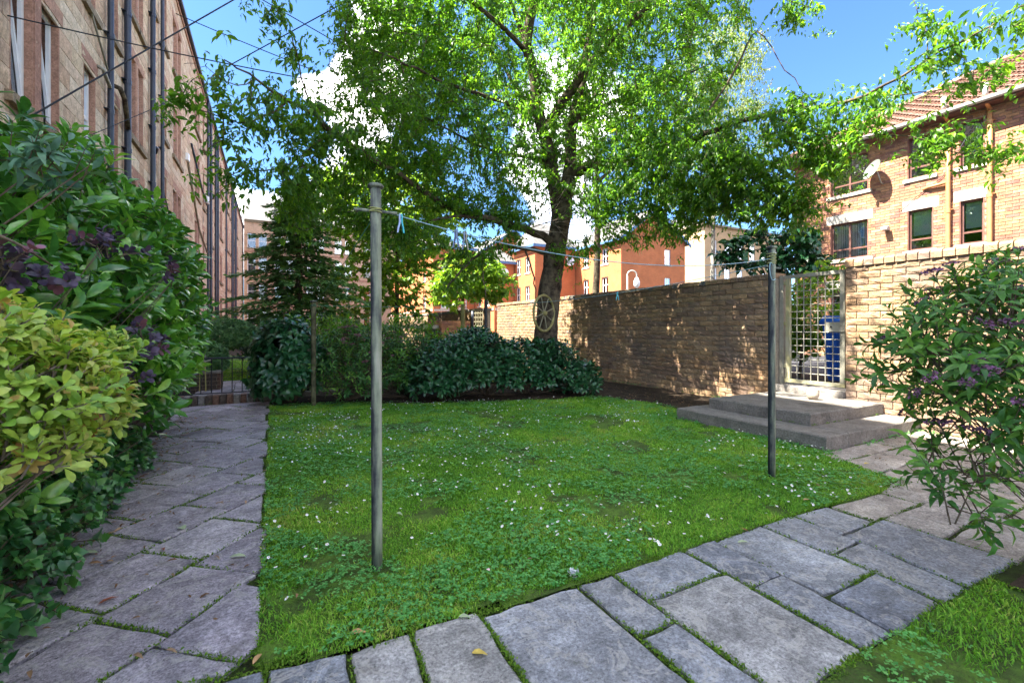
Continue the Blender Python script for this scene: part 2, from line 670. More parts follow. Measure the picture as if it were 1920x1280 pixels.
# ------------------------------------------------------------------ materials
M_SAND = masonry_mat('red_sandstone', [(0.46, 0.30, 0.20), (0.58, 0.44, 0.30), (0.60, 0.49, 0.35), (0.50, 0.34, 0.235), (0.64, 0.53, 0.39), (0.56, 0.39, 0.27), (0.58, 0.47, 0.31)],
                     30, stain=0.56, stain_c=(0.16, 0.12, 0.095), stain_scale=0.7, bmp=0.8)
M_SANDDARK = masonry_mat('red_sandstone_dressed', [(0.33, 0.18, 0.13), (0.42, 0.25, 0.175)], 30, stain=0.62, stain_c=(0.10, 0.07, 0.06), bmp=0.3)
M_SILL = masonry_mat('weathered_sill_stone', [(0.20, 0.16, 0.11), (0.27, 0.21, 0.14)], 40, stain=0.56, stain_c=(0.07, 0.06, 0.05), stain_scale=2)
M_BUFF = masonry_mat('buff_brick', [(0.25, 0.155, 0.088), (0.34, 0.22, 0.115), (0.29, 0.185, 0.108), (0.38, 0.26, 0.145), (0.19, 0.125, 0.085), (0.31, 0.19, 0.10), (0.22, 0.16, 0.12)],
                     70, stain=0.49, stain_c=(0.15, 0.115, 0.095), stain_scale=.9, bmp=0.7, moss=0.66)
M_MORTAR = masonry_mat('pale_mortar', [(0.26, 0.215, 0.16), (0.31, 0.265, 0.20)], 90, stain=0.6, stain_c=(0.14, 0.12, 0.10), stain_scale=3)
M_MORTAR_D = masonry_mat('grey_mortar', [(0.25, 0.20, 0.15), (0.30, 0.24, 0.18)], 90)
M_RED = masonry_mat('brown_red_brick', [(0.34, 0.16, 0.085), (0.42, 0.215, 0.115), (0.28, 0.125, 0.085), (0.22, 0.11, 0.088), (0.39, 0.195, 0.10), (0.46, 0.265, 0.15)],
                    50, bmp=0.4)
M_REDMORTAR = masonry_mat('sandy_mortar', [(0.34, 0.24, 0.165), (0.38, 0.275, 0.195)], 60)
M_CONC = masonry_mat('weathered_concrete', [(0.17, 0.155, 0.135), (0.24, 0.22, 0.195)], 55, stain=0.55, stain_c=(0.06, 0.055, 0.05), stain_scale=1.6, bmp=0.9, moss=0.7)
M_PALE = masonry_mat('pale_cast_stone', [(0.40, 0.365, 0.31), (0.47, 0.43, 0.37)], 50, bmp=0.3)
M_TILE = masonry_mat('brown_roof_tile', [(0.17, 0.095, 0.07), (0.23, 0.135, 0.10), (0.26, 0.17, 0.13), (0.20, 0.12, 0.09)], 40, bmp=0.4)
M_SLATE = masonry_mat('grey_slate', [(0.115, 0.112, 0.11), (0.16, 0.155, 0.148)], 20, bmp=0.3)
M_PIPE = simple_mat('slate_blue_paint', (0.012, 0.020, 0.040), (0.026, 0.038, 0.064), 6, 0.4, 0.5, bmp=0.05)
M_ORPIPE = simple_mat('orange_brown_paint', (0.42, 0.19, 0.07), (0.48, 0.23, 0.09), 6, 0.5, 0.4, bmp=0.05)
M_GUTTER = simple_mat('grey_gutter_plastic', (0.32, 0.31, 0.29), (0.42, 0.41, 0.38), 5, 0.5)
M_WHITE = simple_mat('white_upvc', (0.72, 0.72, 0.72), (0.8, 0.8, 0.8), 4, 0.35, 0.5, bmp=0.02)
M_BROWN = simple_mat('brown_window_frame', (0.10, 0.045, 0.035), (0.14, 0.065, 0.05), 12, 0.5)
M_BARK = simple_mat('cherry_bark', (0.03, 0.022, 0.017), (0.14, 0.115, 0.075), 9, 0.95, 0.15, bmp=1.0, lo=0.38, hi=0.68)
M_BARKPALE = simple_mat('pale_bark', (0.07, 0.06, 0.05), (0.34, 0.32, 0.28), 6, 0.9, 0.15, bmp=0.5)
M_TWIG = simple_mat('twig_bark', (0.055, 0.04, 0.028), (0.13, 0.10, 0.07), 20, 0.9, 0.15)
M_DEADTWIG = simple_mat('bare_grey_twig', (0.10, 0.08, 0.06), (0.24, 0.20, 0.165), 20, 0.9, 0.15)
M_BLACK = simple_mat('black_paint', (0.012, 0.014, 0.016), (0.03, 0.032, 0.035), 15, 0.45, 0.5)
M_GALV = simple_mat('galvanised_steel', (0.20, 0.19, 0.15), (0.31, 0.30, 0.24), 9, 0.55, 0.5, 0.2, bmp=0.1)
M_GALVMOSS = simple_mat('lichen_on_steel', (0.27, 0.25, 0.10), (0.33, 0.31, 0.22), 4, 0.8, 0.3, bmp=0.2)
M_POLE = None
M_BLUE = simple_mat('blue_bin_plastic', (0.012, 0.09, 0.40), (0.02, 0.12, 0.48), 4, 0.35, 0.5, bmp=0.03)
M_WHITESTONE = simple_mat('pale_quartz_stone', (0.30, 0.24, 0.175), (0.42, 0.36, 0.29), 9, 0.8, 0.3, bmp=0.4)
M_WOODGREEN = simple_mat('lichen_covered_wood', (0.19, 0.17, 0.06), (0.30, 0.27, 0.12), 9, 0.9, 0.15, bmp=0.3)
M_SPOKE = simple_mat('bleached_wood', (0.16, 0.145, 0.09), (0.27, 0.25, 0.17), 12, 0.9, 0.15)
M_BLUETRIM = simple_mat('blue_fascia_paint', (0.07, 0.15, 0.30), (0.09, 0.18, 0.34), 5, 0.5)
M_TEAL = simple_mat('teal_plastic', (0.02, 0.38, 0.45), (0.03, 0.45, 0.52), 5, 0.35, 0.5)
M_PALEBLUE = simple_mat('pale_blue_plastic', (0.30, 0.42, 0.66), (0.36, 0.48, 0.72), 5, 0.35, 0.5)
M_GREYBLUE = simple_mat('grey_blue_plastic', (0.11, 0.16, 0.26), (0.16, 0.22, 0.34), 5, 0.4, 0.5)
M_CABLE = simple_mat('dark_cable', (0.01, 0.015, 0.025), (0.02, 0.03, 0.045), 5, 0.6)
M_ROPE_G = simple_mat('green_line', (0.06, 0.20, 0.13), (0.09, 0.26, 0.17), 40, 0.7)
M_ROPE_Y = simple_mat('yellow_green_cord', (0.22, 0.24, 0.08), (0.32, 0.33, 0.14), 60, 0.8)
M_ROPE_B = simple_mat('pale_blue_line', (0.20, 0.33, 0.38), (0.28, 0.42, 0.46), 40, 0.7)
M_CURTAIN = simple_mat('white_blind', (0.62, 0.62, 0.62), (0.7, 0.7, 0.69), 5, 0.8)
M_DARK = simple_mat('room_darkness', (0.02, 0.02, 0.022), (0.03, 0.03, 0.032), 2, 0.9)  # near-black: the darkness of unlit interiors put into the colour
M_DISH = simple_mat('grey_green_dish', (0.10, 0.12, 0.10), (0.14, 0.16, 0.135), 3, 0.6)
M_ASPHALT = simple_mat('dark_asphalt', (0.035, 0.037, 0.042), (0.07, 0.07, 0.075), 80, 0.9, 0.3, bmp=0.5)

L_LAUREL = leaf_mat('laurel_leaf', [(0.035, 0.125, 0.028), (0.06, 0.20, 0.034), (0.11, 0.30, 0.042), (0.21, 0.42, 0.06)], 0.3, 0.24, 0.6)
L_SHRUB_D = leaf_mat('dark_laurel_leaf', [(0.016, 0.075, 0.028), (0.022, 0.10, 0.034), (0.035, 0.13, 0.04)], 0.18, 0.3, 0.55)
L_YELLOW = leaf_mat('lime_leaf', [(0.10, 0.22, 0.03), (0.20, 0.36, 0.045), (0.30, 0.43, 0.06), (0.33, 0.46, 0.08), (0.38, 0.46, 0.10), (0.42, 0.36, 0.09), (0.40, 0.20, 0.09)], 0.3, 0.38, 0.45)
L_PURPLE = leaf_mat('purple_leaf', [(0.030, 0.022, 0.050), (0.045, 0.032, 0.065), (0.075, 0.045, 0.085), (0.20, 0.075, 0.11)], 0.2, 0.4, 0.4, 1.1)
L_IVY = leaf_mat('ivy_leaf', [(0.02, 0.085, 0.028), (0.035, 0.14, 0.04), (0.07, 0.22, 0.05), (0.13, 0.30, 0.05)], 0.2, 0.32, 0.5)
L_SPIREA = leaf_mat('spirea_leaf', [(0.035, 0.12, 0.03), (0.065, 0.19, 0.032), (0.11, 0.26, 0.035), (0.18, 0.33, 0.045)], 0.35, 0.42, 0.4)
L_CHERRY = leaf_mat('cherry_leaf', [(0.04, 0.11, 0.02), (0.065, 0.165, 0.02), (0.10, 0.22, 0.022), (0.16, 0.28, 0.025)], 0.56, 0.38, 0.4, 2.0)
L_LIME = leaf_mat('yellow_green_leaf', [(0.08, 0.17, 0.02), (0.13, 0.24, 0.025), (0.20, 0.30, 0.03)], 0.5, 0.45, 0.4, 1.9)  # yellow-green leaf tones, mixed at random
L_BIRCH = leaf_mat('birch_leaf', [(0.12, 0.19, 0.06), (0.19, 0.27, 0.09), (0.26, 0.33, 0.13)], 0.45, 0.5, 0.4, 1.5)
L_CONIFER = leaf_mat('conifer_needle', [(0.05, 0.14, 0.04), (0.085, 0.20, 0.05), (0.14, 0.28, 0.055)], 0.15, 0.55, 0.3)
L_BOX = leaf_mat('clipped_hedge_leaf', [(0.05, 0.13, 0.045), (0.085, 0.20, 0.065), (0.14, 0.28, 0.09)], 0.2, 0.45, 0.4)
L_PINKHEAD = leaf_mat('faded_pink_floret', [(0.16, 0.07, 0.10), (0.26, 0.12, 0.17), (0.20, 0.10, 0.09)], 0.2, 0.7, 0.2, 1.0)
L_MAUVE = leaf_mat('mauve_floret', [(0.09, 0.045, 0.07), (0.16, 0.075, 0.135), (0.27, 0.125, 0.25)], 0.2, 0.7, 0.2, 1.0)
L_GRASS = leaf_mat('grass_blade', [(0.085, 0.24, 0.025), (0.15, 0.36, 0.03), (0.24, 0.46, 0.045), (0.42, 0.44, 0.11)], 0.35, 0.55, 0.25, 1.3)
L_CLOVER = leaf_mat('clover_leaf', [(0.06, 0.24, 0.05), (0.10, 0.33, 0.075), (0.17, 0.42, 0.11)], 0.3, 0.5, 0.3, 1.2)
L_MOSS = leaf_mat('joint_moss', [(0.06, 0.13, 0.014), (0.11, 0.22, 0.02), (0.16, 0.26, 0.03)], 0.2, 0.8, 0.15, 1.0)
L_DEAD = leaf_mat('dead_leaf', [(0.10, 0.055, 0.03), (0.17, 0.09, 0.045), (0.25, 0.15, 0.08), (0.33, 0.22, 0.13)], 0.1, 0.7, 0.2, 0.8)


def pole_mat():
    m, nt, out = new_mat('lichen_streaked_steel')
    pos = nd(nt, 'ShaderNodeNewGeometry').outputs['Position']
    mp = nd(nt, 'ShaderNodeMapping', {0: pos, 3: (1, 1, 0.12)}).outputs[0]
    streak = noise(nt, mp, 28, 5, 0.6)
    patch = noise(nt, pos, 9, 5, 0.65)
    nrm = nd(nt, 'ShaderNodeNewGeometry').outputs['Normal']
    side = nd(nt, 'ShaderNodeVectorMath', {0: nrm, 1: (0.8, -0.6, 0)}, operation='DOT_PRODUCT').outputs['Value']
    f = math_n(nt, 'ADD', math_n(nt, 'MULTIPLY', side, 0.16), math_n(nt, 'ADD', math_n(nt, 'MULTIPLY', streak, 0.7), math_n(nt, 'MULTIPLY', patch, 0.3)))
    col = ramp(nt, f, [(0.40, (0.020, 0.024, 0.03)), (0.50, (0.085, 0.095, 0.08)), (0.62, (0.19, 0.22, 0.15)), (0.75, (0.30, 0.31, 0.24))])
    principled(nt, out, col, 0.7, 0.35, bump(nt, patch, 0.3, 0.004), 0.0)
    return m


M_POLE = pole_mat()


def slab_mat(name, cols):
    m, nt, out = new_mat(name)
    pos = nd(nt, 'ShaderNodeNewGeometry').outputs['Position']
    r = nd(nt, 'ShaderNodeAttribute', attribute_name='rnd').outputs['Fac']
    k = len(cols)
    base = ramp(nt, r, [(i / max(1, k - 1), c) for i, c in enumerate(cols)])
    # each slab is its own stone: shift the figure by its random value
    sh = nd(nt, 'ShaderNodeCombineXYZ', {0: math_n(nt, 'MULTIPLY', r, 37.0), 1: math_n(nt, 'MULTIPLY', r, 11.0)}).outputs[0]
    p2 = nd(nt, 'ShaderNodeVectorMath', {0: pos, 1: sh}, operation='ADD').outputs[0]
    big = noise(nt, p2, 2.2, 6, 0.6, 1.2)
    vein = noise(nt, p2, 5.5, 7, 0.62, 2.2)
    mid = noise(nt, p2, 16, 5, 0.7, 0.3)
    fine = noise(nt, pos, 75, 4, 0.8)
    speck = noise(nt, pos, 48, 4, 0.7)
    base = mixc(nt, 1.0, base, ramp(nt, big, [(0.28, 0.42), (0.42, 0.8), (0.55, 1.0), (0.72, 1.55)]), 'MULTIPLY')
    base = mixc(nt, 1.0, base, ramp(nt, mid, [(0.3, 0.62), (0.7, 1.34)]), 'MULTIPLY')
    base = mixc(nt, 1.0, base, ramp(nt, fine, [(0.32, 0.42), (0.68, 1.6)]), 'MULTIPLY')
    base = mixc(nt, ramp(nt, vein, [(0.54, 0.0), (0.585, 0.6), (0.63, 0.0)]), base, (0.42, 0.40, 0.36))
    base = mixc(nt, ramp(nt, speck, [(0.30, 0.85), (0.40, 0.0)]), base, (0.028, 0.026, 0.026))
    gm = noise(nt, pos, 3.4, 6, 0.66, 0.2)
    base = mixc(nt, ramp(nt, gm, [(0.58, 0.0), (0.74, 0.6)]), base, (0.075, 0.065, 0.03))
    h = math_n(nt, 'ADD', math_n(nt, 'MULTIPLY', big, 2.0), math_n(nt, 'ADD', mid, math_n(nt, 'MULTIPLY', fine, 0.45)))
    h = math_n(nt, 'ADD', h, math_n(nt, 'MULTIPLY', vein, 0.8))
    rg = ramp(nt, mid, [(0.3, 0.62), (0.7, 0.86)])
    p = principled(nt, out, base, 0.75, 0.3, bump(nt, h, 0.6, 0.012))
    nt.links.new(rg, p.inputs['Roughness'])
    return m


M_SLAB = slab_mat('blue_grey_flagstone', [(0.12, 0.14, 0.175), (0.25, 0.255, 0.265), (0.17, 0.185, 0.22), (0.30, 0.285, 0.26), (0.20, 0.22, 0.255)])
M_SLABP = slab_mat('purple_grey_flagstone', [(0.23, 0.205, 0.23), (0.31, 0.275, 0.30), (0.26, 0.235, 0.26), (0.34, 0.31, 0.325)])
M_SLABW = slab_mat('warm_grey_flagstone', [(0.25, 0.22, 0.185), (0.33, 0.285, 0.24), (0.29, 0.26, 0.23)])


def soil_mat(name, c1, c2, c3, scale=5):
    m, nt, out = new_mat(name)
    pos = nd(nt, 'ShaderNodeNewGeometry').outputs['Position']
    a = noise(nt, pos, scale, 6, 0.7)
    b = noise(nt, pos, 60, 4, 0.75)
    col = mixc(nt, ramp(nt, a, [(0.42, 0.0), (0.6, 1.0)]), c1, c2)
    col = mixc(nt, ramp(nt, b, [(0.5, 0.0), (0.68, 0.8)]), col, c3)
    h = math_n(nt, 'ADD', a, b)
    principled(nt, out, col, 0.95, 0.15, bump(nt, h, 0.9, 0.02))
    return m


M_SOIL = soil_mat('dark_soil', (0.022, 0.016, 0.011), (0.05, 0.036, 0.024), (0.09, 0.065, 0.042))
M_LAWN = soil_mat('mossy_turf', (0.06, 0.10, 0.022), (0.12, 0.23, 0.03), (0.06, 0.05, 0.024), 4)
M_JOINT = soil_mat('mossy_joint_soil', (0.030, 0.040, 0.012), (0.05, 0.085, 0.016), (0.022, 0.018, 0.012), 9)


def glass_mat(name, refl=0.3, tint=(0.55, 0.62, 0.66)):
    m, nt, out = new_mat(name)
    lw = nd(nt, 'ShaderNodeFresnel', {'IOR': 1.5}).outputs[0]
    f = math_n(nt, 'ADD', lw, refl, clamp=True)
    pos = nd(nt, 'ShaderNodeNewGeometry').outputs['Position']
    nb = noise(nt, pos, 1.6, 2, 0.5)
    g = nd(nt, 'ShaderNodeBsdfGlossy', {'Color': (0.86, 0.92, 1, 1), 'Roughness': 0.02, 'Normal': bump(nt, nb, 0.06, 0.05)})
    t = nd(nt, 'ShaderNodeBsdfTransparent', {'Color': c4(tint)})
    mx = nd(nt, 'ShaderNodeMixShader', {0: f, 1: t.outputs[0], 2: g.outputs[0]})
    nt.links.new(mx.outputs[0], out.inputs[0])
    return m


M_GLASS = glass_mat('window_glass', 0.10, (0.82, 0.87, 0.88))

# ------------------------------------------------------------------ ground, lawn, paths
MB().add([(-300, -300, -0.06), (300, -300, -0.06), (300, 300, -0.06), (-300, 300, -0.06)], [[(0, 1, 2, 3)]]).build(
    'ground', M_SOIL, kind='structure')


def poly_contains(poly, x, y):
    poly = np.asarray(poly)
    inside = np.zeros(x.shape, bool)
    j = len(poly) - 1
    for i in range(len(poly)):
        xi, yi = poly[i]
        xj, yj = poly[j]
        c = ((yi > y) != (yj > y)) & (x < (xj - xi) * (y - yi) / (yj - yi + 1e-12) + xi)
        inside ^= c
        j = i
    return inside


def clip_poly(poly, a, b):
    """keep the part of poly left of the line a->b"""
    out = []
    n = len(poly)
    for i in range(n):
        p, q = poly[i], poly[(i + 1) % n]
        sp = (b[0] - a[0]) * (p[1] - a[1]) - (b[1] - a[1]) * (p[0] - a[0])
        sq = (b[0] - a[0]) * (q[1] - a[1]) - (b[1] - a[1]) * (q[0] - a[0])
        if sp >= 0:
            out.append(p)
        if sp * sq < 0:
            t = sp / (sp - sq)
            out.append((p[0] + t * (q[0] - p[0]), p[1] + t * (q[1] - p[1])))
    return out


def poly_area(p):
    return 0.5 * abs(sum(p[i][0] * p[(i + 1) % len(p)][1] - p[(i + 1) % len(p)][0] * p[i][1] for i in range(len(p))))


def inset(poly, g):
    n = len(poly)
    if sum(poly[i][0] * poly[(i + 1) % n][1] - poly[(i + 1) % n][0] * poly[i][1] for i in range(n)) < 0:
        poly = poly[::-1]
    q = list(poly)
    for i in range(n):
        p0, p1 = np.array(poly[i]), np.array(poly[(i + 1) % n])
        L = np.linalg.norm(p1 - p0)
        if L < 1e-6:
            continue
        nn = np.array([-(p1 - p0)[1], (p1 - p0)[0]]) / L * g
        q = clip_poly(q, p0 + nn, p1 + nn)
        if len(q) < 3:
            return []
    return q


def flagstone(poly, parent, mat, gap=0.012, z=0.0, thick=0.05, rnd=None, rag=0.004, name='flagstone', tilt=0.004):
    q = inset(poly, gap)
    if len(q) < 3 or poly_area(q) < 0.004:
        return None
    ring = []
    for i in range(len(q)):
        p0, p1 = np.array(q[i]), np.array(q[(i + 1) % len(q)])
        L = np.linalg.norm(p1 - p0)
        k = max(1, int(L / 0.07))
        for s in range(k):
            p = p0 + (p1 - p0) * s / k
            if s == 0:
                p = p + (np.mean(q, axis=0) - p) * random.uniform(0.0, 0.022)      # worn corners
            ring.append(p + RNG.normal(0, rag, 2))
    ring = np.array(ring)
    c = ring.mean(0)
    n = len(ring)
    tx, ty = random.uniform(-tilt, tilt), random.uniform(-tilt, tilt)
    zz = z + random.uniform(-0.003, 0.003)

    def lift(p, dz):
        return np.column_stack([p, zz + dz + (p[:, 0] - c[0]) * tx + (p[:, 1] - c[1]) * ty])
    rr = np.linalg.norm(ring - c, axis=1)[:, None]
    inner = c + (ring - c) * (1 - 0.012 / np.maximum(rr, 0.03))
    mid = c + (ring - c) * 0.55
    V = np.concatenate([lift(ring, -thick), lift(ring, -0.008), lift(inner, 0.0), lift(mid, random.uniform(-0.002, 0.003)), lift(c[None], 0.001)])
    F = []
    for r in range(3):
        for i in range(n):
            j = (i + 1) % n
            F.append((r * n + i, r * n + j, (r + 1) * n + j, (r + 1) * n + i))
    T = [(3 * n + i, 3 * n + (i + 1) % n, 4 * n) for i in range(n)]
    mb = MB().add(V, [F, T], random.random() if rnd is None else rnd)
    return mb.build(name, mat, parent, smooth=False)


JOINTS = []          # joint segments for moss

# left path: diagonal paving clipped to a strip
path_l = MB().add([(-1.35, -1.0, -0.022), (0.0, -1.0, -0.022), (0.0, 8.6, -0.022), (-1.35, 8.6, -0.022)], [[(0, 1, 2, 3)]]).build(
    'path', M_JOINT, kind='structure')
path_l['label'] = 'flagstone path running along the hedge, laid diagonally'
DU, DN = np.array([0.65, 0.76]), np.array([-0.76, 0.65])
edgeL, edgeR = -1.22, -0.045
for row in range(-5, 22):
    n0 = 1.711 + 0.39 * row
    off = {0: 1.45, 1: 1.95, 2: 1.62}.get(row, 1.45 + random.uniform(0, 0.45))
    for kk in range(-14, 16):
        s0 = off + 0.455 * kk
        quad = [DU * s0 + DN * n0, DU * (s0 + 0.455) + DN * n0, DU * (s0 + 0.455) + DN * (n0 + 0.39), DU * s0 + DN * (n0 + 0.39)]
        quad = [tuple(x + RNG.normal(0, 0.006, 2)) for x in quad]
        if max(p[1] for p in quad) < 0.9 or min(p[1] for p in quad) > 8.55:
            continue
        wob = edgeR + 0.03 * math.sin(row * 2.1 + kk * 1.3)
        q = clip_poly(quad, (wob, 0), (wob, 1))
        if len(q) > 2:
            q = clip_poly(q, (edgeL, 1), (edgeL, 0))
        if len(q) > 2:
            q = clip_poly(q, (1, 8.55), (0, 8.55)) if len(q) > 2 else q
        if len(q) > 2:
            q = clip_poly(q, (0, 1.80), (1, 1.80)) if False else q
        if len(q) > 2 and max(p[0] for p in q) > -0.3 and min(p[1] for p in q) < 1.8:
            q = clip_poly(q, (-0.62, 1.93), (0.02, 1.84))
        if len(q) > 2 and poly_area(q) > 0.01:
            if flagstone(q, path_l, M_SLABP, 0.006) is not None:
                for i in range(len(q)):
                    JOINTS.append((q[i], q[(i + 1) % len(q)]))

# cross path
path_c = MB().add([(-1.3, -0.6, -0.0215), (6.9, -0.6, -0.0215), (6.9, 2.5, -0.0215), (4.42, 2.5, -0.0215), (4.2, 1.72, -0.0215), (-0.06, 1.80, -0.0215)],
                  [(0, 1, 2, 3, 4, 5)]).build('path', M_JOINT, kind='structure')
path_c['label'] = 'grey flagstone path crossing in front of the lawn'
YU, YL = 1.755, 0.885
slabs = []


def col_slab(x0, x1, cuts, yu=YU, yl=YL):
    ys = [yu] + list(cuts) + [yl]
    for a, b in zip(ys[:-1], ys[1:]):
        slabs.append([(x0, b), (x1, b), (x1, a), (x0, a)])


# the piece left of the photographed slabs (mostly out of the frame)
col_slab(-0.62, -0.30, [1.3], 1.85); col_slab(-0.30, -0.02, [1.42], 1.84)
slabs.append([(-0.02, 1.42), (0.24, 1.30), (0.25, 1.80), (-0.02, 1.83)])
slabs.append([(-0.02, 0.885), (0.46, 0.885), (0.46, 1.34), (0.24, 1.30), (-0.02, 1.42)])
slabs.append([(0.24, 1.31), (0.46, 1.36), (0.49, 1.80), (0.25, 1.80)])
slabs.append([(0.46, 1.36), (0.46, 0.885), (0.76, 0.885), (0.765, 1.79), (0.49, 1.80)])
col_slab(0.765, 1.265, [])
col_slab(1.265, 1.478, [1.345])
slabs.append([(1.478, 1.50), (1.975, 1.50), (1.975, YU), (1.478, YU)])
slabs.append([(1.478, YL), (1.955, YL), (1.975, 1.50), (1.478, 1.50)])
slabs.append([(1.975, 1.36), (2.215, 1.36), (2.215, YU), (1.975, YU)])
slabs.append([(1.955, YL), (2.18, YL), (2.215, 1.36), (1.975, 1.36)])
slabs.append([(2.215, 1.15), (2.64, 1.15), (2.645, YU), (2.215, YU)])
slabs.append([(2.18, YL), (2.60, YL), (2.64, 1.15), (2.215, 1.15)])
col_slab(2.645, 2.95, [1.36]); slabs[-1] = [(2.60, YL), (2.86, YL), (2.95, 1.36), (2.645, 1.36)]
slabs.append([(2.95, 1.45), (3.32, 1.45), (3.32, YU - .02), (2.95, YU)])
slabs.append([(2.86, YL), (3.40, YL - .02), (3.40, 1.45), (2.95, 1.45)])
slabs.append([(3.32, 1.45), (3.93, 1.45), (3.93, YU - .06), (3.32, YU - .03)])
slabs.append([(3.40, YL - .03), (4.1, YL - .05), (4.1, 1.15), (3.40, 1.15)])
slabs.append([(3.40, 1.15), (4.1, 1.15), (4.1, 1.45), (3.40, 1.45)])
slabs.append([(3.93, 1.45), (4.5, 1.45), (4.42, 1.78), (3.93, YU - .06)])
col_slab(4.1, 4.75, [1.1], 1.45, 0.7); col_slab(4.75, 5.4, [1.15], 1.62, 0.7); col_slab(5.4, 6.05, [1.3], 1.62, 0.7); col_slab(6.05, 6.72, [1.2], 1.62, 0.7)
slabs.append([(4.5, 1.45), (4.75, 1.45), (4.75, 1.62), (4.44, 1.62)])
slabs.append([(4.44, 1.62), (5.3, 1.62), (5.3, 1.95), (4.42, 1.92)]); slabs.append([(4.42, 1.92), (5.3, 1.95), (5.3, 2.24), (4.55, 2.24)])
slabs.append([(4.55, 2.24), (5.6, 2.24), (5.6, 2.49), (4.62, 2.49)])
slabs.append([(5.3, 1.62), (6.0, 1.62), (6.0, 2.24), (5.3, 2.24)]); slabs.append([(5.6, 2.24), (6.72, 2.24), (6.72, 2.49), (5.6, 2.49)])
slabs.append([(6.0, 1.62), (6.72, 1.62), (6.72, 2.24), (6.0, 2.24)])
for q in slabs:
    q = [tuple(np.array(p) + RNG.normal(0, 0.004, 2)) for p in q]
    mx = np.mean(q, axis=0)[0]
    flagstone(q, path_c, M_SLAB if mx < 3.3 else M_SLABW, 0.007 if random.random() < .7 else 0.012)
    for i in range(len(q)):
        JOINTS.append((q[i], q[(i + 1) % len(q)]))

LAWN = [(-0.05, 1.86), (0.25, 1.79), (1.0, 1.77), (2.2, 1.755), (3.3, 1.73), (3.93, 1.69), (4.40, 1.70), (4.44, 1.9), (4.60, 2.25), (4.80, 2.5), (4.82, 4.38),
        (5.3, 4.7), (5.5, 5.4), (5.05, 6.45), (3.9, 6.62), (2.9, 6.9), (2.0, 7.25), (1.2, 7.75), (0.4, 7.98), (-0.03, 8.02)]
LAWN2 = [(0.9, -0.5), (3.0, -0.5), (3.05, 0.86), (2.6, 0.87), (2.16, 0.885), (1.6, 0.885), (0.9, 0.885)]


def sheet(name, poly, mat, z0, amp, step, kind='structure'):
    """a gently uneven ground sheet cut to a polygon"""
    P = np.array(poly)
    x0, y0 = P.min(0)
    x1, y1 = P.max(0)
    nx, ny = int((x1 - x0) / step) + 1, int((y1 - y0) / step) + 1
    mb = MB()
    idx, V = {}, []
    F = []

    def vid(i, j):
        if (i, j) not in idx:
            x, y = x0 + i * step, y0 + j * step
            idx[(i, j)] = len(V)
            V.append((x, y, z0 + amp * mn.noise(Vector((x * 1.3, y * 1.3, 0))) + amp * .5 * mn.noise(Vector((x * 4, y * 4, 5)))))
        return idx[(i, j)]
    X, Y = np.meshgrid(x0 + (np.arange(nx) + .5) * step, y0 + (np.arange(ny) + .5) * step, indexing='ij')
    ins = poly_contains(poly, X.ravel(), Y.ravel()).reshape(X.shape)
    for i in range(nx):
        for j in range(ny):
            if ins[i, j]:
                F.append((vid(i, j), vid(i + 1, j), vid(i + 1, j + 1), vid(i, j + 1)))
    mb.add(V, [F])
    return mb.build(name, mat, smooth=True, kind=kind)


lawn = sheet('lawn', LAWN, M_LAWN, -0.004, 0.010, 0.055)
lawn['label'] = 'daisy flecked lawn between the two paths and the brick wall'
lawn2 = sheet('lawn', LAWN2, M_LAWN, -0.008, 0.008, 0.06)
lawn2['label'] = 'small worn corner of lawn beyond the near path'
BED = [(0.02, 7.9), (1.2, 7.65), (2.0, 7.15), (2.9, 6.8), (3.9, 6.5), (5.0, 6.3), (5.4, 5.4), (5.2, 4.3), (6.76, 4.3), (6.76, 9.0), (0.02, 8.75)]
sheet('soil', BED, M_SOIL, 0.008, 0.03, 0.09)
sheet('soil', [(-3.4, 0.4), (-1.15, 0.4), (-1.15, 8.7), (-3.4, 8.7)], M_SOIL, 0.0, 0.03, 0.12)
sheet('soil', [(2.95, -.8), (6.7, -.8), (6.7, 0.72), (4.1, 0.80), (3.0, 0.83)], M_SOIL, 0.004, 0.02, 0.08)
# far garden beyond the railings: path and lawn
far_lawn = MB().add([(-0.1, 9.4, -0.012), (6.7, 9.4, -0.012), (6.7, 13.6, -0.012), (-0.1, 13.6, -0.012)], [[(0, 1, 2, 3)]]).build('lawn', M_LAWN, kind='structure')
far_lawn2 = MB().add([(-3.3, 12.35, -0.014), (-0.1, 12.35, -0.014), (-0.1, 24, -0.014), (-3.3, 24, -0.014)], [[(0, 1, 2, 3)]]).build('lawn', M_LAWN, kind='structure')
far_path = MB().add([(-1.3, 8.6, -0.02), (-0.12, 8.6, -0.02), (-0.12, 12.3, -0.02), (-1.3, 12.3, -0.02)], [[(0, 1, 2, 3)]]).build('path', M_JOINT, kind='structure')
for r in range(6):
    y0 = 8.98 + 0.55 * r
    xm = -0.7 + random.uniform(-.1, .1)
    for xa, xb in ((-1.28, xm), (xm, -0.14)):
        flagstone([(xa, y0), (xb, y0), (xb, y0 + .55), (xa, y0 + .55)], far_path, M_SLABP, 0.008)
# raised yard beyond the brick wall
MB().box((7.0, -20, -0.05), (70, 90, 0.29)).build('yard', M_ASPHALT, kind='structure')


# ------------------------------------------------------------------ grass, clover, daisies
def scatter(poly, n, dens=None):
    P = np.array(poly)
    lo, hi = P.min(0), P.max(0)
    x, y = RNG.uniform(lo[0], hi[0], n), RNG.uniform(lo[1], hi[1], n)
    k = poly_contains(poly, x, y)
    x, y = x[k], y[k]
    if dens is not None:
        k = RNG.random(len(x)) < dens(x, y)
        x, y = x[k], y[k]
    return x, y


def nz2(x, y, s, off=0.0):
    return np.array([mn.noise(Vector((a * s + off, b * s - off, off))) for a, b in zip(x, y)])


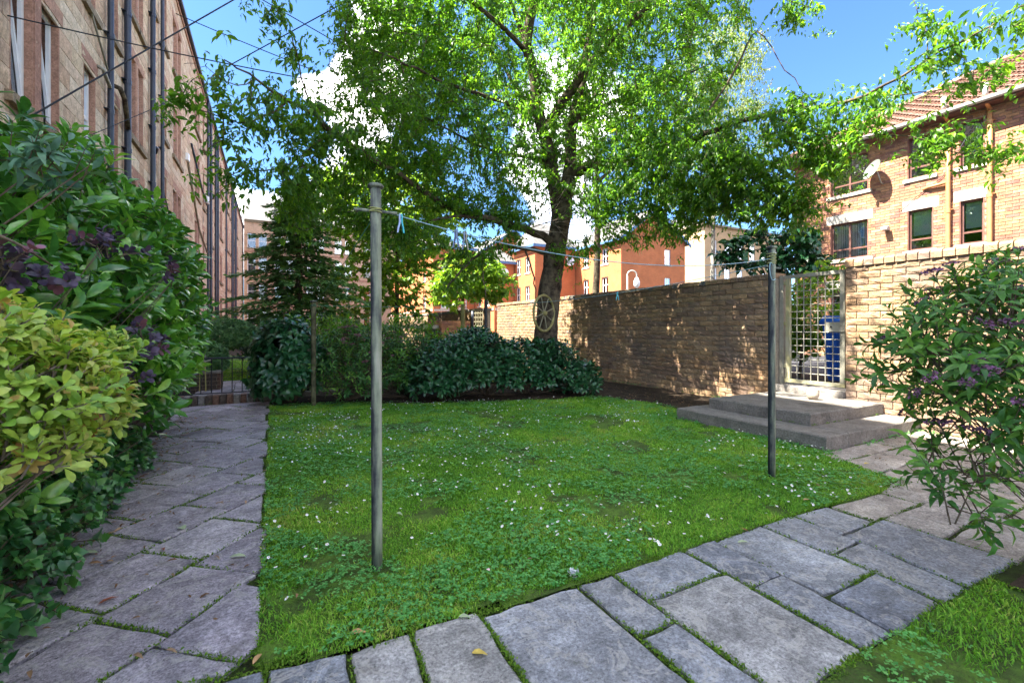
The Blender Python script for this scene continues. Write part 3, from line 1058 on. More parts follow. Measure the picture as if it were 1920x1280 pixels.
def grass(name, poly, n, label, near=1.0, hh=(0.006, 0.018)):
    # density falls with distance from the place one stands; blades get wider to keep the cover
    x, y = scatter(poly, n, lambda x, y: np.clip(3.2 / (0.6 + np.hypot(x, y)), 0.18, 1) * near)
    bare = nz2(x, y, 1.7, 3.0) + 0.5 * nz2(x, y, 5.0, 8.0)
    if poly is LAWN:
        bare = bare - 0.55 * np.exp(-np.maximum(y - 1.72, 0) / .10) * (nz2(x, y, 2.6, 90.0) + .35) - .5 * np.exp(-np.maximum(x + .02, 0) / .07) * (nz2(x, y, 3.1, 95.0) + .3)
    if poly is LAWN2:
        bare = bare - .22
    k = bare > -0.40 + 0.30 * RNG.random(len(x))
    x, y, bare = x[k], y[k], bare[k]
    m = len(x)
    dist = np.hypot(x, y)
    w = 0.0011 + 0.0006 * dist
    h = RNG.uniform(*hh, m) * (0.75 + 0.6 * np.clip(nz2(x, y, 2.3, 1.0) + .4, 0, 1))
    a = RNG.uniform(0, 2 * PI, m)
    lean = RNG.uniform(0.5, 2.2, m) * h
    b = a + RNG.uniform(-1, 1, m)
    cx, sx = np.cos(a) * w, np.sin(a) * w
    lx, ly = -np.sin(b) * lean, np.cos(b) * lean
    z = np.full(m, -0.006)
    V = np.stack([np.stack([x - cx, y - sx, z], 1), np.stack([x + cx, y + sx, z], 1),
                  np.stack([x + cx * .8 + lx * .4, y + sx * .8 + ly * .4, h * .6], 1), np.stack([x - cx * .8 + lx * .4, y - sx * .8 + ly * .4, h * .6], 1),
                  np.stack([x + lx, y + ly, h], 1)], 1).reshape(-1, 3)
    o = (np.arange(m) * 5)[:, None]
    tone = np.clip(0.42 + 0.5 * nz2(x, y, 1.1, 5.0) + .3 * nz2(x, y, 4.5, 15.0) + RNG.normal(0, 0.2, m), 0, 1)
    mb = MB().add(V, [np.array([[0, 1, 2, 3]]) + o, np.array([[3, 2, 4]]) + o], np.repeat(tone, 5))
    g = mb.build(name, L_GRASS, smooth=False, kind='stuff')
    g['label'] = label
    g['category'] = 'grass'
    return g


grass('grass', LAWN, 620000, 'short green grass covering the lawn')
grass('grass', LAWN2, 30000, 'thin short grass beyond the near path')
grass('grass', [(-2.2, 12.4), (2.2, 12.4), (2.2, 20), (-2.2, 20)], 90000, 'bright grass beyond the low railing')


def clover(name, poly, n, label, thr=-0.02):
    x, y = scatter(poly, n, lambda x, y: np.clip(3.0 / (0.5 + np.hypot(x, y)), 0.2, 1))
    k = nz2(x, y, 1.25, 20.0) + 0.6 * nz2(x, y, 4.2, 30.0) > thr + RNG.normal(0, 0.1, len(x))
    x, y = x[k], y[k]
    m = len(x)
    s = RNG.uniform(0.009, 0.019, m) * (1 + 0.05 * np.hypot(x, y))
    z = RNG.uniform(0.006, 0.04, m)
    mb = MB()
    ph = RNG.uniform(0, 2 * PI, m)
    for j in range(3):
        a = ph + j * 2.1
        D = np.stack([np.cos(a), np.sin(a), RNG.uniform(-.25, .35, m)], 1)
        Nn = np.stack([RNG.normal(0, .25, m), RNG.normal(0, .25, m), np.ones(m)], 1)
        leaf_batch(mb, np.stack([x, y, z], 1), D, Nn, s, T_SMALLR, np.clip(RNG.normal(.5, .3, m), 0, 1))
    o = mb.build(name, L_CLOVER, kind='stuff')
    o['label'] = label
    o['category'] = 'clover'


T_SMALLR = leaf_tpl([(0.6, 0.42)], 0.04, 0.05)
clover('clover', LAWN, 62000, 'patches of clover and daisy leaves in the lawn')
clover('clover', LAWN2, 3500, 'weeds in the worn corner of grass', 0.25)

M_PETAL = simple_mat('daisy_petal', (0.72, 0.72, 0.72), (0.82, 0.82, 0.82), 5, 0.7)


def daisies():
    x, y = scatter(LAWN, 3200)
    k = nz2(x, y, 0.9, 50.0) + 0.9 * nz2(x, y, 3.4, 60) > 0.02 + RNG.normal(0, 0.1, len(x))
    x, y = x[k], y[k]
    m = len(x)
    mb, cb = MB(), MB()
    for i in range(m):
        r = random.uniform(0.006, 0.0105)
        z = random.uniform(0.03, 0.055)
        t = RNG.normal(0, 0.35, 2)
        a = np.arange(10) * 2 * PI / 10 + random.random()
        rr = np.where(np.arange(10) % 2 == 0, r, r * .82)
        px, py = np.cos(a) * rr, np.sin(a) * rr
        V = np.stack([x[i] + px, y[i] + py, z + 0.003 + px * t[0] + py * t[1]], 1)
        V = np.concatenate([V, [[x[i], y[i], z]]])
        mb.add(V, [[(j, (j + 1) % 10, 10) for j in range(10)]], .5)
        if y[i] < 4.2:
            q = np.arange(5) * 2 * PI / 5
            V = np.stack([x[i] + np.cos(q) * r * .36, y[i] + np.sin(q) * r * .36, z + .005 + np.cos(q) * r * .36 * t[0] + np.sin(q) * r * .36 * t[1]], 1)
            cb.add(V, [(0, 1, 2, 3, 4)], .5)
    o = mb.build('daisies', M_PETAL, kind='stuff')
    o['label'] = 'small white daisies dotted through the lawn'
    o['category'] = 'daisies'
    cb.build('daisy_eyes', simple_mat('daisy_eye', (0.6, 0.38, 0.02)), o, kind='stuff')


daisies()


for _poly in (LAWN, LAWN2):
    for _i in range(len(_poly)):
        _a, _b = _poly[_i], _poly[(_i + 1) % len(_poly)]
        if max(_a[1], _b[1]) < 2.6 or max(_a[0], _b[0]) < .02:
            for _k in (-.018, 0, .012):
                JOINTS.append(((_a[0], _a[1] + _k), (_b[0], _b[1] + _k)))


def moss():
    """moss and little weeds along the joints of the flagstones"""
    Ps = []
    for (a, b) in JOINTS:
        a, b = np.array(a), np.array(b)
        L = np.linalg.norm(b - a)
        d = np.hypot(*((a + b) / 2))
        k = int(L * np.clip(1700 / (0.6 + d), 160, 1000))
        if k <= 0:
            continue
        t = RNG.random(k)
        p = a + (b - a) * t[:, None] + RNG.normal(0, 0.0075, (k, 2))
        Ps.append(p)
    P = np.concatenate(Ps)
    keep = nz2(P[:, 0], P[:, 1], 3.0, 70) + RNG.normal(0, .2, len(P)) > 0.04
    P = P[keep & (P[:, 1] < 8.4)]
    m = len(P)
    s = RNG.uniform(0.006, 0.016, m)
    mb = MB()
    D = rdir(m, 0.0)
    leaf_batch(mb, np.column_stack([P, RNG.uniform(-0.012, 0.001, m)]), D, rdir(m), s, T_SMALL, RNG.random(m))
    o = mb.build('moss', L_MOSS, kind='stuff')
    o['label'] = 'green moss growing in the joints between flagstones'
    o['category'] = 'moss'


moss()

# ------------------------------------------------------------------ brick garden walls, gate, steps
WX = 6.76
GZ = 2.24
TPL_ROCK = [piece_tpl('rock_faced_brick', M_BUFF, 0.006, 0.009, 0.05, (5, 3), 0.002, (i + .5) / 8) for i in range(8)]
TPL_COPE = [piece_tpl('coping_brick', M_BUFF, 0.004, 0.022, 0.10, (2, 3), 0.006, (i + .5) / 6) for i in range(6)]


def garden_wall(label, y0, y1, ztop, cope_h, cope_w, group, nb=300, z0=-0.05, bricks=True):
    t = thing('garden_wall', label, 'wall', (WX, (y0 + y1) / 2, 0), group)
    f = Face((WX, 0, 0), (0, 1, 0), (-1, 0, 0))
    mb = MB()
    f.box(mb, y0, y1, z0 - 0.3, ztop - cope_h, -0.24, -0.012, 0.4)
    mb.build('mortar_core', M_MORTAR, t)
    R = courses(y0, y1, z0, ztop - cope_h, 0.0865, 0.262, 0.011, first=random.uniform(0, .1))
    lay(t, f, R, M_BUFF, 'brick', TPL_ROCK, nb)
    # coping of bricks on edge, rounded at the front
    R = courses(y0, y1, ztop - cope_h, ztop, cope_h, cope_w, 0.012, stagger=0)
    meshes = []
    for q in range(5):
        m2 = MB()
        w, hgt = 1.0, 1.0
        prof = [(0.03, 0.0), (0.03, 0.62), (0.015, 0.86), (-0.025, 0.97), (-0.11, 1.0), (-0.27, 0.96), (-0.27, 0.0)]
        V = []
        for x in (0.0, 1.0):
            for (o, z) in prof:
                V.append((x, o + random.uniform(-.006, .006), z + random.uniform(-.04, .03) * (z > 0.1)))
        k = len(prof)
        F4 = [(i, i + 1, k + i + 1, k + i) for i in range(k - 1)] + [(k - 1, 0, k, 2 * k - 1)]
        m2.add(V, [F4, tuple(range(k))[::-1], tuple(range(k, 2 * k))], random.random())
        meshes.append(m2.mesh('coping_brick', M_BUFF if q or y0 < 0 else M_CONC))
    for a0, a1, za, zb in R:
        place(random.choice(meshes), 'coping_brick', t, f.M(a0, a1, za, zb + random.uniform(-.006, .006)))
    return t


garden_wall('long buff brick wall in dappled tree shade, left of the metal gate', 4.24, 13.9, 2.055, 0.095, 0.125, 'buff brick garden walls')
garden_wall('taller sunlit buff brick wall with soot stains, right of the metal gate', -6.0, 3.29, 2.125, 0.115, 0.112, 'buff brick garden walls')

# gate
g = thing('metal_gate', 'galvanised mesh gate in the brick wall above the concrete steps', 'gate', (WX + .1, 3.7, 0.37))
gf = Face((WX + .10, 0, 0), (0, 1, 0), (-1, 0, 0))


def bar(parent, name, mat, a0, a1, z0, z1, o0=-0.025, o1=0.025, face=None):
    mb = MB()
    (face or gf).box(mb, a0, a1, z0, z1, o0, o1)
    return mb.build(name, mat, parent)


bar(g, 'gate_post', M_GALV, 4.165, 4.225, 0.37, 2.0, -.03, .03)
bar(g, 'frame_rail', M_GALV, 3.335, 4.15, 1.95, 2.0)
bar(g, 'frame_rail', M_GALVMOSS, 3.335, 4.15, 0.40, 0.45)
bar(g, 'frame_stile', M_GALVMOSS, 4.075, 4.135, 0.452, 1.948)
st = bar(g, 'frame_stile', M_GALV, 3.335, 3.395, 0.452, 1.948)
for z in (0.62, 1.25, 1.86):
    bar(g, 'hinge', M_GALVMOSS, 4.137, 4.163, z, z + .05)
lk = bar(g, 'lock_plate', M_GALV, 3.325, 3.56, 1.16, 1.29, 0.028, 0.045)
kb = MB()
kb.tube([(WX + .05, 3.49, 1.225), (WX + .035, 3.49, 1.225)], 0.012, 8)
kb.build('keyhole', M_BLACK, lk)
for k in range(6):
    a = 3.395 + (4.075 - 3.395) * (k + 1) / 7
    mb = MB()
    mb.tube([gf.p(a, .45, 0.004), gf.p(a, 1.95, 0.004)], 0.0065, 6)
    mb.build('mesh_bar', M_GALV, g)
for k in range(14):
    z = 0.45 + 1.5 * (k + 1) / 15
    mb = MB()
    mb.tube([gf.p(3.395, z, -0.008), gf.p(4.075, z, -0.008)], 0.0065, 6)
    mb.build('mesh_bar', M_GALV, g)

# steps
s = thing('garden_steps', 'two weathered concrete steps below the metal gate', 'steps', (5.8, 3.4, 0))


def worn_block(lo, hi, mat, parent, name, jit=0.006):
    mb = MB()
    (x0, y0, z0), (x1, y1, z1) = lo, hi
    nx, ny = max(2, int((x1 - x0) / .12)), max(2, int((y1 - y0) / .12))
    xs, ys = np.linspace(x0, x1, nx + 1), np.linspace(y0, y1, ny + 1)
    b = 0.012
    V, F = [], []
    top = {}
    for i, x in enumerate(xs):
        for j, y in enumerate(ys):
            top[i, j] = len(V)
            ex = b if i == 0 else (-b if i == nx else 0)
            ey = b if j == 0 else (-b if j == ny else 0)
            V.append((x + ex, y + ey, z1 + random.uniform(-.003, .003)))
    for i in range(nx):
        for j in range(ny):
            F.append((top[i, j], top[i + 1, j], top[i + 1, j + 1], top[i, j + 1]))
    ring = [(i, 0) for i in range(nx)] + [(nx, j) for j in range(ny)] + [(i, ny) for i in range(nx, 0, -1)] + [(0, j) for j in range(ny, 0, -1)]
    prev = [top[r] for r in ring]
    for dz in (b, 0.5 * (z1 - z0), z1 - z0):
        cur = []
        for (i, j) in ring:
            cur.append(len(V))
            V.append((xs[i] + random.uniform(-jit, jit) * .6, ys[j] + random.uniform(-jit, jit) * .6, z1 - dz))
        for k in range(len(ring)):
            k2 = (k + 1) % len(ring)
            F.append((prev[k], cur[k], cur[k2], prev[k2]))
        prev = cur
    mb.add(V, [F], random.random())
    return mb.build(name, mat, parent)


worn_block((4.80, 2.50, -0.05), (5.20, 4.36, 0.14), M_CONC, s, 'step_slab')
worn_block((5.206, 2.50, -0.05), (6.745, 4.36, 0.138), M_CONC, s, 'step_slab')
worn_block((5.18, 2.86, 0.139), (5.55, 4.16, 0.275), M_CONC, s, 'step_slab')
worn_block((5.555, 2.86, 0.139), (6.745, 4.16, 0.273), M_CONC, s, 'step_slab')
worn_block((6.70, 3.292, 0.274), (7.05, 4.238, 0.365), M_CONC, s, 'sill')


def boulder(name, label, loc, r, mat, cat='stone'):
    mb = MB()
    V, F = [], []
    nu, nv = 14, 9
    for j in range(nv + 1):
        th = PI * j / nv
        for i in range(nu):
            ph = 2 * PI * i / nu
            d = np.array([math.sin(th) * math.cos(ph), math.sin(th) * math.sin(ph), math.cos(th)])
            k = 1 + 0.16 * n3(d, 1.4, 4.0) + 0.06 * n3(d, 4, 1)
            V.append(np.array(loc) + d * np.array(r) * k + np.array([0, 0, r[2] * .96]))
    for j in range(nv):
        for i in range(nu):
            F.append((j * nu + i, j * nu + (i + 1) % nu, (j + 1) * nu + (i + 1) % nu, (j + 1) * nu + i))
    mb.add(V, [F])
    return tag(mb.build(name, mat, smooth=True, loc=loc), label, cat)


boulder('doorstop_stone', 'pale rounded stone standing on the top step in front of the gate', at(1524, 749, 5.95) * np.array([1, 1, 0]) + np.array([0, 0, .272]), (.062, .075, .085), M_WHITESTONE)

# ------------------------------------------------------------------ behind the gate
b = thing('wheelie_bin', 'blue ribbed wheelie bin standing behind the mesh gate', 'bin', (8.39, 3.98, 0.29))
bx, by, bz = 8.39, 3.98, 0.29


def taper(mb, x0, x1, y0, y1, z0, z1, k, rnd=.5):
    xc, yc = (x0 + x1) / 2, (y0 + y1) / 2
    V = [(xc + (x - xc) * k, yc + (y - yc) * k, z0) for x, y in ((x0, y0), (x1, y0), (x1, y1), (x0, y1))] + [(x, y, z1) for x, y in ((x0, y0), (x1, y0), (x1, y1), (x0, y1))]
    return mb.hexa(V, rnd)


mb = MB(); taper(mb, bx - .34, bx + .34, by - .28, by + .28, bz + .06, bz + .98, .80); mb.build('body', M_BLUE, b)
for k in range(5):          # vertical ribs pressed into the front
    yy = by - .2 + .1 * k
    mb = MB(); mb.hexa([(bx - .305, yy - .018, bz + .1), (bx - .255, yy - .018, bz + .1), (bx - .255, yy + .018, bz + .1), (bx - .305, yy + .018, bz + .1),
                        (bx - .362, yy - .02, bz + .92), (bx - .32, yy - .02, bz + .92), (bx - .32, yy + .02, bz + .92), (bx - .362, yy + .02, bz + .92)])
    mb.build('rib', M_BLUE, b)
mb = MB(); mb.box((bx - .375, by - .31, bz + .98), (bx + .36, by + .31, bz + 1.03)); mb.build('rim', M_BLUE, b)
mb = MB(); taper(mb, bx - .33, bx + .36, by - .27, by + .27, bz + 1.03, bz + 1.12, 1.13); lid = mb.build('lid', M_BLUE, b)
mb = MB(); mb.tube([(bx + .42, by - .25, bz + 1.0), (bx + .42, by + .25, bz + 1.0)], .018, 8); mb.build('handle', M_BLUE, b)
for sy in (-1, 1):
    mb = MB(); mb.tube([(bx + .26, by + sy * .23, bz + .1), (bx + .26, by + sy * .28, bz + .1)], .1, 16); mb.build('wheel', M_BLACK, b)


# ------------------------------------------------------------------ clothes poles
def clothes_pole(label, x, y, h, r, cap=True, bar_=None, mat=None, nails=0, lean=(0, 0), group='steel clothes poles', rope=None):
    t = thing('clothes_pole', label, 'pole', (x, y, 0), group)
    mb = MB()
    pts = [(x + lean[0] * z / h, y + lean[1] * z / h, z) for z in np.linspace(-.05, h, 8)]
    mb.tube(pts, r, 20)
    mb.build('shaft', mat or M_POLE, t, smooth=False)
    for p_ in t.children[0].data.polygons:
        p_.use_smooth = len(p_.vertices) == 4
    xt, yt = x + lean[0], y + lean[1]
    if cap:
        mb = MB(); mb.lathe((xt, yt, h), [(r * 1.0, -.006), (r * 1.45, .002), (r * 1.5, .010), (r * 1.2, .018), (r * .4, .022)], 20); mb.build('cap', M_POLE, t)
    if bar_:
        z, L, ang = bar_
        c, s_ = math.cos(ang) * L, math.sin(ang) * L
        mb = MB(); mb.tube([(xt - c, yt - s_, z + .004), (xt + c, yt + s_, z - .012)], .008, 8); mb.build('cross_bar', M_POLE, t)
    if rope:
        z, n, mt, dz = rope
        mb = MB()
        th = np.linspace(0, n * 2 * PI, n * 18)
        zz = z + dz * np.linspace(-1, 1, len(th)) + .006 * np.sin(th * .5 + 1)
        mb.tube(np.stack([xt + np.cos(th) * (r + .004), yt + np.sin(th) * (r + .004), zz], 1), .0036, 5)
        mb.build('rope_wrap', mt, t, smooth=True)
    return t


p1 = at(707, 1065, 2.28); p1[2] = 0
p2 = at(1447, 893, 3.70); p2[2] = 0
ax = math.atan2(-SN, CS)
clothes_pole('near clothes pole with a short cross bar, standing in the lawn by the left path', p1[0], p1[1], 1.905, .0268, lean=(-.006, .004), bar_=(1.792, .105, ax + .12), rope=(1.79, 3, M_ROPE_Y, .012))
clothes_pole('clothes pole wound with cord at its top, standing in the lawn before the steps', p2[0], p2[1], 1.85, .0275, rope=(1.765, 7, M_ROPE_Y, .045), bar_=(1.70, .07, ax - .1))
p3 = at(588, 762, 7.1); p3[2] = 0
clothes_pole('mossy wooden clothes pole at the corner of the lawn beside the broad leaved bush', p3[0], p3[1], 1.62, .036, cap=True, mat=simple_mat('dark_mossy_wood', (.045, .045, .025), (.15, .15, .085), 12, .9, .15, bmp=.3), rope=(1.56, 2, M_ROPE_G, .015))
p4 = at(868, 700, 11.5); p4[2] = 0
clothes_pole('pale wooden clothes pole with a small cross piece behind the low laurel bush', p4[0], p4[1], 1.80, .055, cap=False, mat=M_WOODGREEN, bar_=(1.74, .13, ax))
p5 = at(911, 700, 9.2); p5[2] = 0
clothes_pole('thin black clothes pole rising out of the low laurel bush', p5[0], p5[1], 1.78, .036, cap=False, mat=M_BLACK)
p6 = at(886, 700, 13.5); p6[2] = 0
clothes_pole('slim blue grey pole beside the far trellis', p6[0], p6[1], 1.72, .04, cap=False, mat=M_PIPE)


def line(name, label, a, b, sag, r, mat, cat, group=None, n=24, slack=0):
    a, b = np.array(a, float), np.array(b, float)
    t = np.linspace(0, 1, n)
    P = a + (b - a) * t[:, None]
    P[:, 2] -= sag * 4 * t * (1 - t)
    o = MB().tube(P, r, 5).build(name, mat, smooth=True, loc=P[0])
    return tag(o, label, cat, group), P


top1 = np.array([p1[0] + .03, p1[1] - .01, 1.79])
top2 = np.array([p2[0] - .03, p2[1], 1.765])
_, LN = line('clothesline', 'pale blue clothesline sagging from the near pole to the pole before the steps', top1, top2, .145, .0030, M_ROPE_B, 'clothesline', 'clotheslines')
line('clothesline', 'green clothesline slanting from the near pole to the mossy corner pole', (p1[0], p1[1] + .03, 1.785), (p3[0], p3[1], 1.57), .03, .003, M_ROPE_G, 'clothesline', 'clotheslines')
line('clothesline', 'green clothesline level across the bushes from the mossy corner pole to the black pole', (p3[0] + .03, p3[1], 1.565), (p5[0], p5[1], 1.72), .05, .004, M_ROPE_G, 'clothesline', 'clotheslines')
_, LN2 = line('clothesline', 'clothesline running along the shaded wall to the black pole', (p2[0], p2[1] + .03, 1.72), (p5[0] + .03, p5[1], 1.70), .10, .003, M_ROPE_B, 'clothesline', 'clotheslines')
mb = MB()
tt = np.linspace(0, 1, 14)
mb.tube(np.stack([p2[0] - .03 - .05 * np.sin(tt * 3.4), p2[1] - .03 - .01 * tt, 1.71 - .10 * tt + .04 * np.sin(tt * 6)], 1), .0036, 5)
tag(mb.build('rope_end', M_ROPE_B, smooth=True, loc=(p2[0], p2[1], 1.7)), 'loose blue rope end hanging off the pole before the steps', 'rope')


def peg(label, pos, mat, mat2, ang, tilt=0.12, L=.085, group='clothes pegs on the lines'):
    t = thing('clothes_peg', label, 'clothes peg', pos, group)
    ux = np.array([math.cos(ang), math.sin(ang), 0])
    uy = np.array([-math.sin(ang), math.cos(ang), 0])
    for sgn, m_ in ((-1, mat), (1, mat2)):
        mb = MB()
        c = [np.array(pos) + ux * sgn * (.004 + w) + np.array([0, 0, z]) for z, w in ((.012, .0), (-.004, .002), (-.03, .001), (-L * .7, .008), (-L, .012))]
        V, F = [], []
        for q, pt in enumerate(c):
            wv = [.006, .0065, .0075, .008, .006][q]
            for (dx, dy) in ((-.003, -wv), (.003, -wv), (.003, wv), (-.003, wv)):
                V.append(pt + ux * dx + uy * dy)
        for q in range(len(c) - 1):
            for k in range(4):
                F.append((q * 4 + k, q * 4 + (k + 1) % 4, q * 4 + 4 + (k + 1) % 4, q * 4 + 4 + k))
        mb.add(V, [F, (3, 2, 1, 0), tuple(len(V) - 4 + k for k in range(4))])
        mb.build('prong', m_, t)
    mb = MB()
    th = np.linspace(0, 6 * PI, 24)
    mb.tube(np.array(pos) + np.stack([np.cos(th) * .005 * ux[0] + uy[0] * np.linspace(-.006, .006, 24), np.cos(th) * .005 * ux[1] + uy[1] * np.linspace(-.006, .006, 24), -.028 + np.sin(th) * .005], 1), .0012, 4)
    mb.build('spring', M_GALV, t)


def on_line(P, u):
    uu, _, _ = project(P)
    i = int(np.clip(np.searchsorted(uu, u) - 1, 0, len(P) - 2)) if uu[-1] > uu[0] else int(np.clip(np.searchsorted(-uu, -u) - 1, 0, len(P) - 2))
    t = (u - uu[i]) / (uu[i + 1] - uu[i])
    return P[i] * (1 - t) + P[i + 1] * t


peg('turquoise and pale blue clothes peg hanging beside the near pole', on_line(LN, 751), M_PALEBLUE, M_TEAL, ax + .5)
peg('grey blue clothes peg midway along the sagging line, the one nearer the near pole', on_line(LN, 855), M_GREYBLUE, M_GREYBLUE, ax - .3)
peg('grey clothes peg midway along the sagging line, the one nearer the tree trunk', on_line(LN, 872), M_GREYBLUE, M_GALV, ax + .3)
peg('teal clothes peg on the line above the shaded brick wall', on_line(LN2, 1158), M_TEAL, M_TEAL, ax)

# ------------------------------------------------------------------ overhead cables
CG = 'cables crossing the sky by the tenement'
for lab, a, bb, sg, r in (
        ('dark cable dropping from the tenement window across the pipes into the cherry leaves', at(-60, 12, 6.4), at(640, 160, 9.0), .05, .010),
        ('thick dark cable rising steeply from the laurel hedge past the drainpipes to the sky', at(-60, 286, 4.6), at(560, -70, 8.0), .0, .010),
        ('cable crossing from the tenement eaves down into the white cloud', at(330, 26, 12.0), at(640, 152, 12.0), .03, .012),
        ('short cable slanting down from the top of the sky near the cherry branch', at(440, -30, 10.0), at(640, 85, 10.5), .0, .011),
        ('cable rising from the cherry leaves to the crown against the cloud', at(425, 126, 10.0), at(670, -8, 9.0), .0, .011),
        ('lowest thin cable crossing the drainpipes above the laurel hedge', at(150, 262, 9.0), at(430, 140, 12.0), .02, .008)):
    line('overhead_cable', lab, a, bb, sg, r, M_CABLE, 'cable', CG)

# ------------------------------------------------------------------ low railings, kerb, planter
RY = 9.15
rl = thing('garden_railing', 'low black iron railing between the lawn garden and the next garden', 'railing', (2.6, RY, 0))


def rod(parent, name, a, b2, r, mat, sides=6):
    return MB().tube([a, b2], r, sides).build(name, mat, parent)


rod(rl, 'top_rail', (-1.35, RY, .70), (6.72, RY, .70), .014, M_BLACK)
rod(rl, 'bottom_rail', (-1.35, RY, .11), (6.72, RY, .11), .011, M_BLACK)
x = -1.35
k = 0
while x < 6.72:
    post = abs(x + 0.31) < .07 or k % 14 == 13
    if post:
        rod(rl, 'post', (x, RY, -.03), (x, RY, .715), .024, M_BLACK, 8)
    else:
        rod(rl, 'bar', (x, RY, .11), (x, RY, .70), .0085, M_BLACK)
    x += .149
    k += 1
kt = thing('brick_kerb', 'row of bricks set on edge across the end of the left path', 'kerb', (-.7, 8.72, 0))
kf = Face((0, 8.66, 0), (1, 0, 0), (0, -1, 0))
TPL_K = [piece_tpl('kerb_brick', simple_mat('kerb_brick_%s' % c, *cc, scale=30, rough=.9, bmp=.6), 0.006, .012, .20, (2, 2), .008, .5) for c, cc in
         (('brown', ((.10, .055, .04), (.20, .12, .085))), ('grey', ((.12, .11, .10), (.26, .24, .22))), ('dark', ((.05, .04, .035), (.12, .09, .07))))]
for i in range(12):
    xx = -1.32 + i * .096
    place(TPL_K[(i * 7 + i // 3) % 3][0], 'brick', kt, kf.M(xx, xx + .083, -.02, .125 + random.uniform(-.008, .008)))
ek = thing('stone_edging', 'low dark stone edging between the soil bed and the railing', 'kerb', (1.6, 8.8, 0))
for i in range(6):
    x0 = -.14 + i * .62
    worn_block((x0, 8.70, -.05), (x0 + .61, 8.84, .10), M_CONC, ek, 'edging_stone')
# planter box of brick with clipped hedge
pl = thing('brick_planter', 'low dark brick planter below the clipped hedge', 'planter', (-1.45, 10.9, 0))
mb = MB(); mb.box((-2.2, 10.62, -.05), (-.92, 11.3, .34)); mb.build('mortar_core', M_MORTAR_D, pl)
TPL_DK = [piece_tpl('dark_brick', TPL_K[2][0].materials[0], .004, .008, .04, (2, 1), .003, (i + .5) / 4) for i in range(4)]
R = courses(-2.2, -.91, -.05, .32, .075, .225, .01)
lay(pl, Face((0, 10.61, 0), (1, 0, 0), (0, -1, 0)), R, TPL_K[2][0].materials[0], 'brick', TPL_DK, 60)
R = courses(10.6, 11.3, -.05, .32, .075, .225, .01)
lay(pl, Face((-.91, 0, 0), (0, 1, 0), (1, 0, 0)), R, TPL_K[0][0].materials[0], 'brick', [piece_tpl('brown_brick', TPL_K[0][0].materials[0], .004, .008, .04, (2, 1), .003, .5)], 60)
worn_block((-2.22, 10.58, .325), (-.88, 11.32, .375), M_CONC, pl, 'coping')

# galvanised holder with two canes beside the hedge
gs = thing('cane_holder', 'small silver holder with two yellow canes by the left path railing', 'garden stake', at(378, 722, 8.7) * np.array([1, 1, 0]))
c0 = at(374, 722, 8.7); c1 = at(386, 722, 8.7)
for c_ in (c0, c1):
    rod(gs, 'cane', (c_[0], c_[1], -.02), (c_[0] + random.uniform(-.02, .02), c_[1], .56), .011, simple_mat('yellow_cane', (.33, .29, .10), (.42, .38, .16)), 6)
cm = (c0 + c1) / 2
mb = MB(); mb.tube([(cm[0] - .12, cm[1] - .02, .56), (cm[0] - .03, cm[1], .585), (cm[0] + .05, cm[1], .57), (cm[0] + .14, cm[1] + .02, .60)], .018, 8); mb.build('crosspiece', M_GALV, gs)
mb = MB(); th = np.linspace(0, 2 * PI, 18); mb.tube(np.stack([cm[0] + .045 * np.cos(th), np.full(18, cm[1]), .66 + .06 * np.sin(th)], 1), .014, 6); mb.build('ring', M_GALV, gs)

# low hoop fence against the brick wall
hp = thing('hoop_fence', 'short pale wire fence panel against the foot of the shaded brick wall', 'fence', (6.45, 8.3, 0))
h0, h1 = at(1044, 700, 10.3), at(1076, 700, 10.1)
for z in (.08, .66):
    rod(hp, 'rail', (h0[0], h0[1], z), (h1[0], h1[1], z), .012, M_GALVMOSS)
for k in range(6):
    q = h0 + (h1 - h0) * k / 5
    rod(hp, 'bar', (q[0], q[1], -.02), (q[0], q[1], .68), .008, M_GALVMOSS)


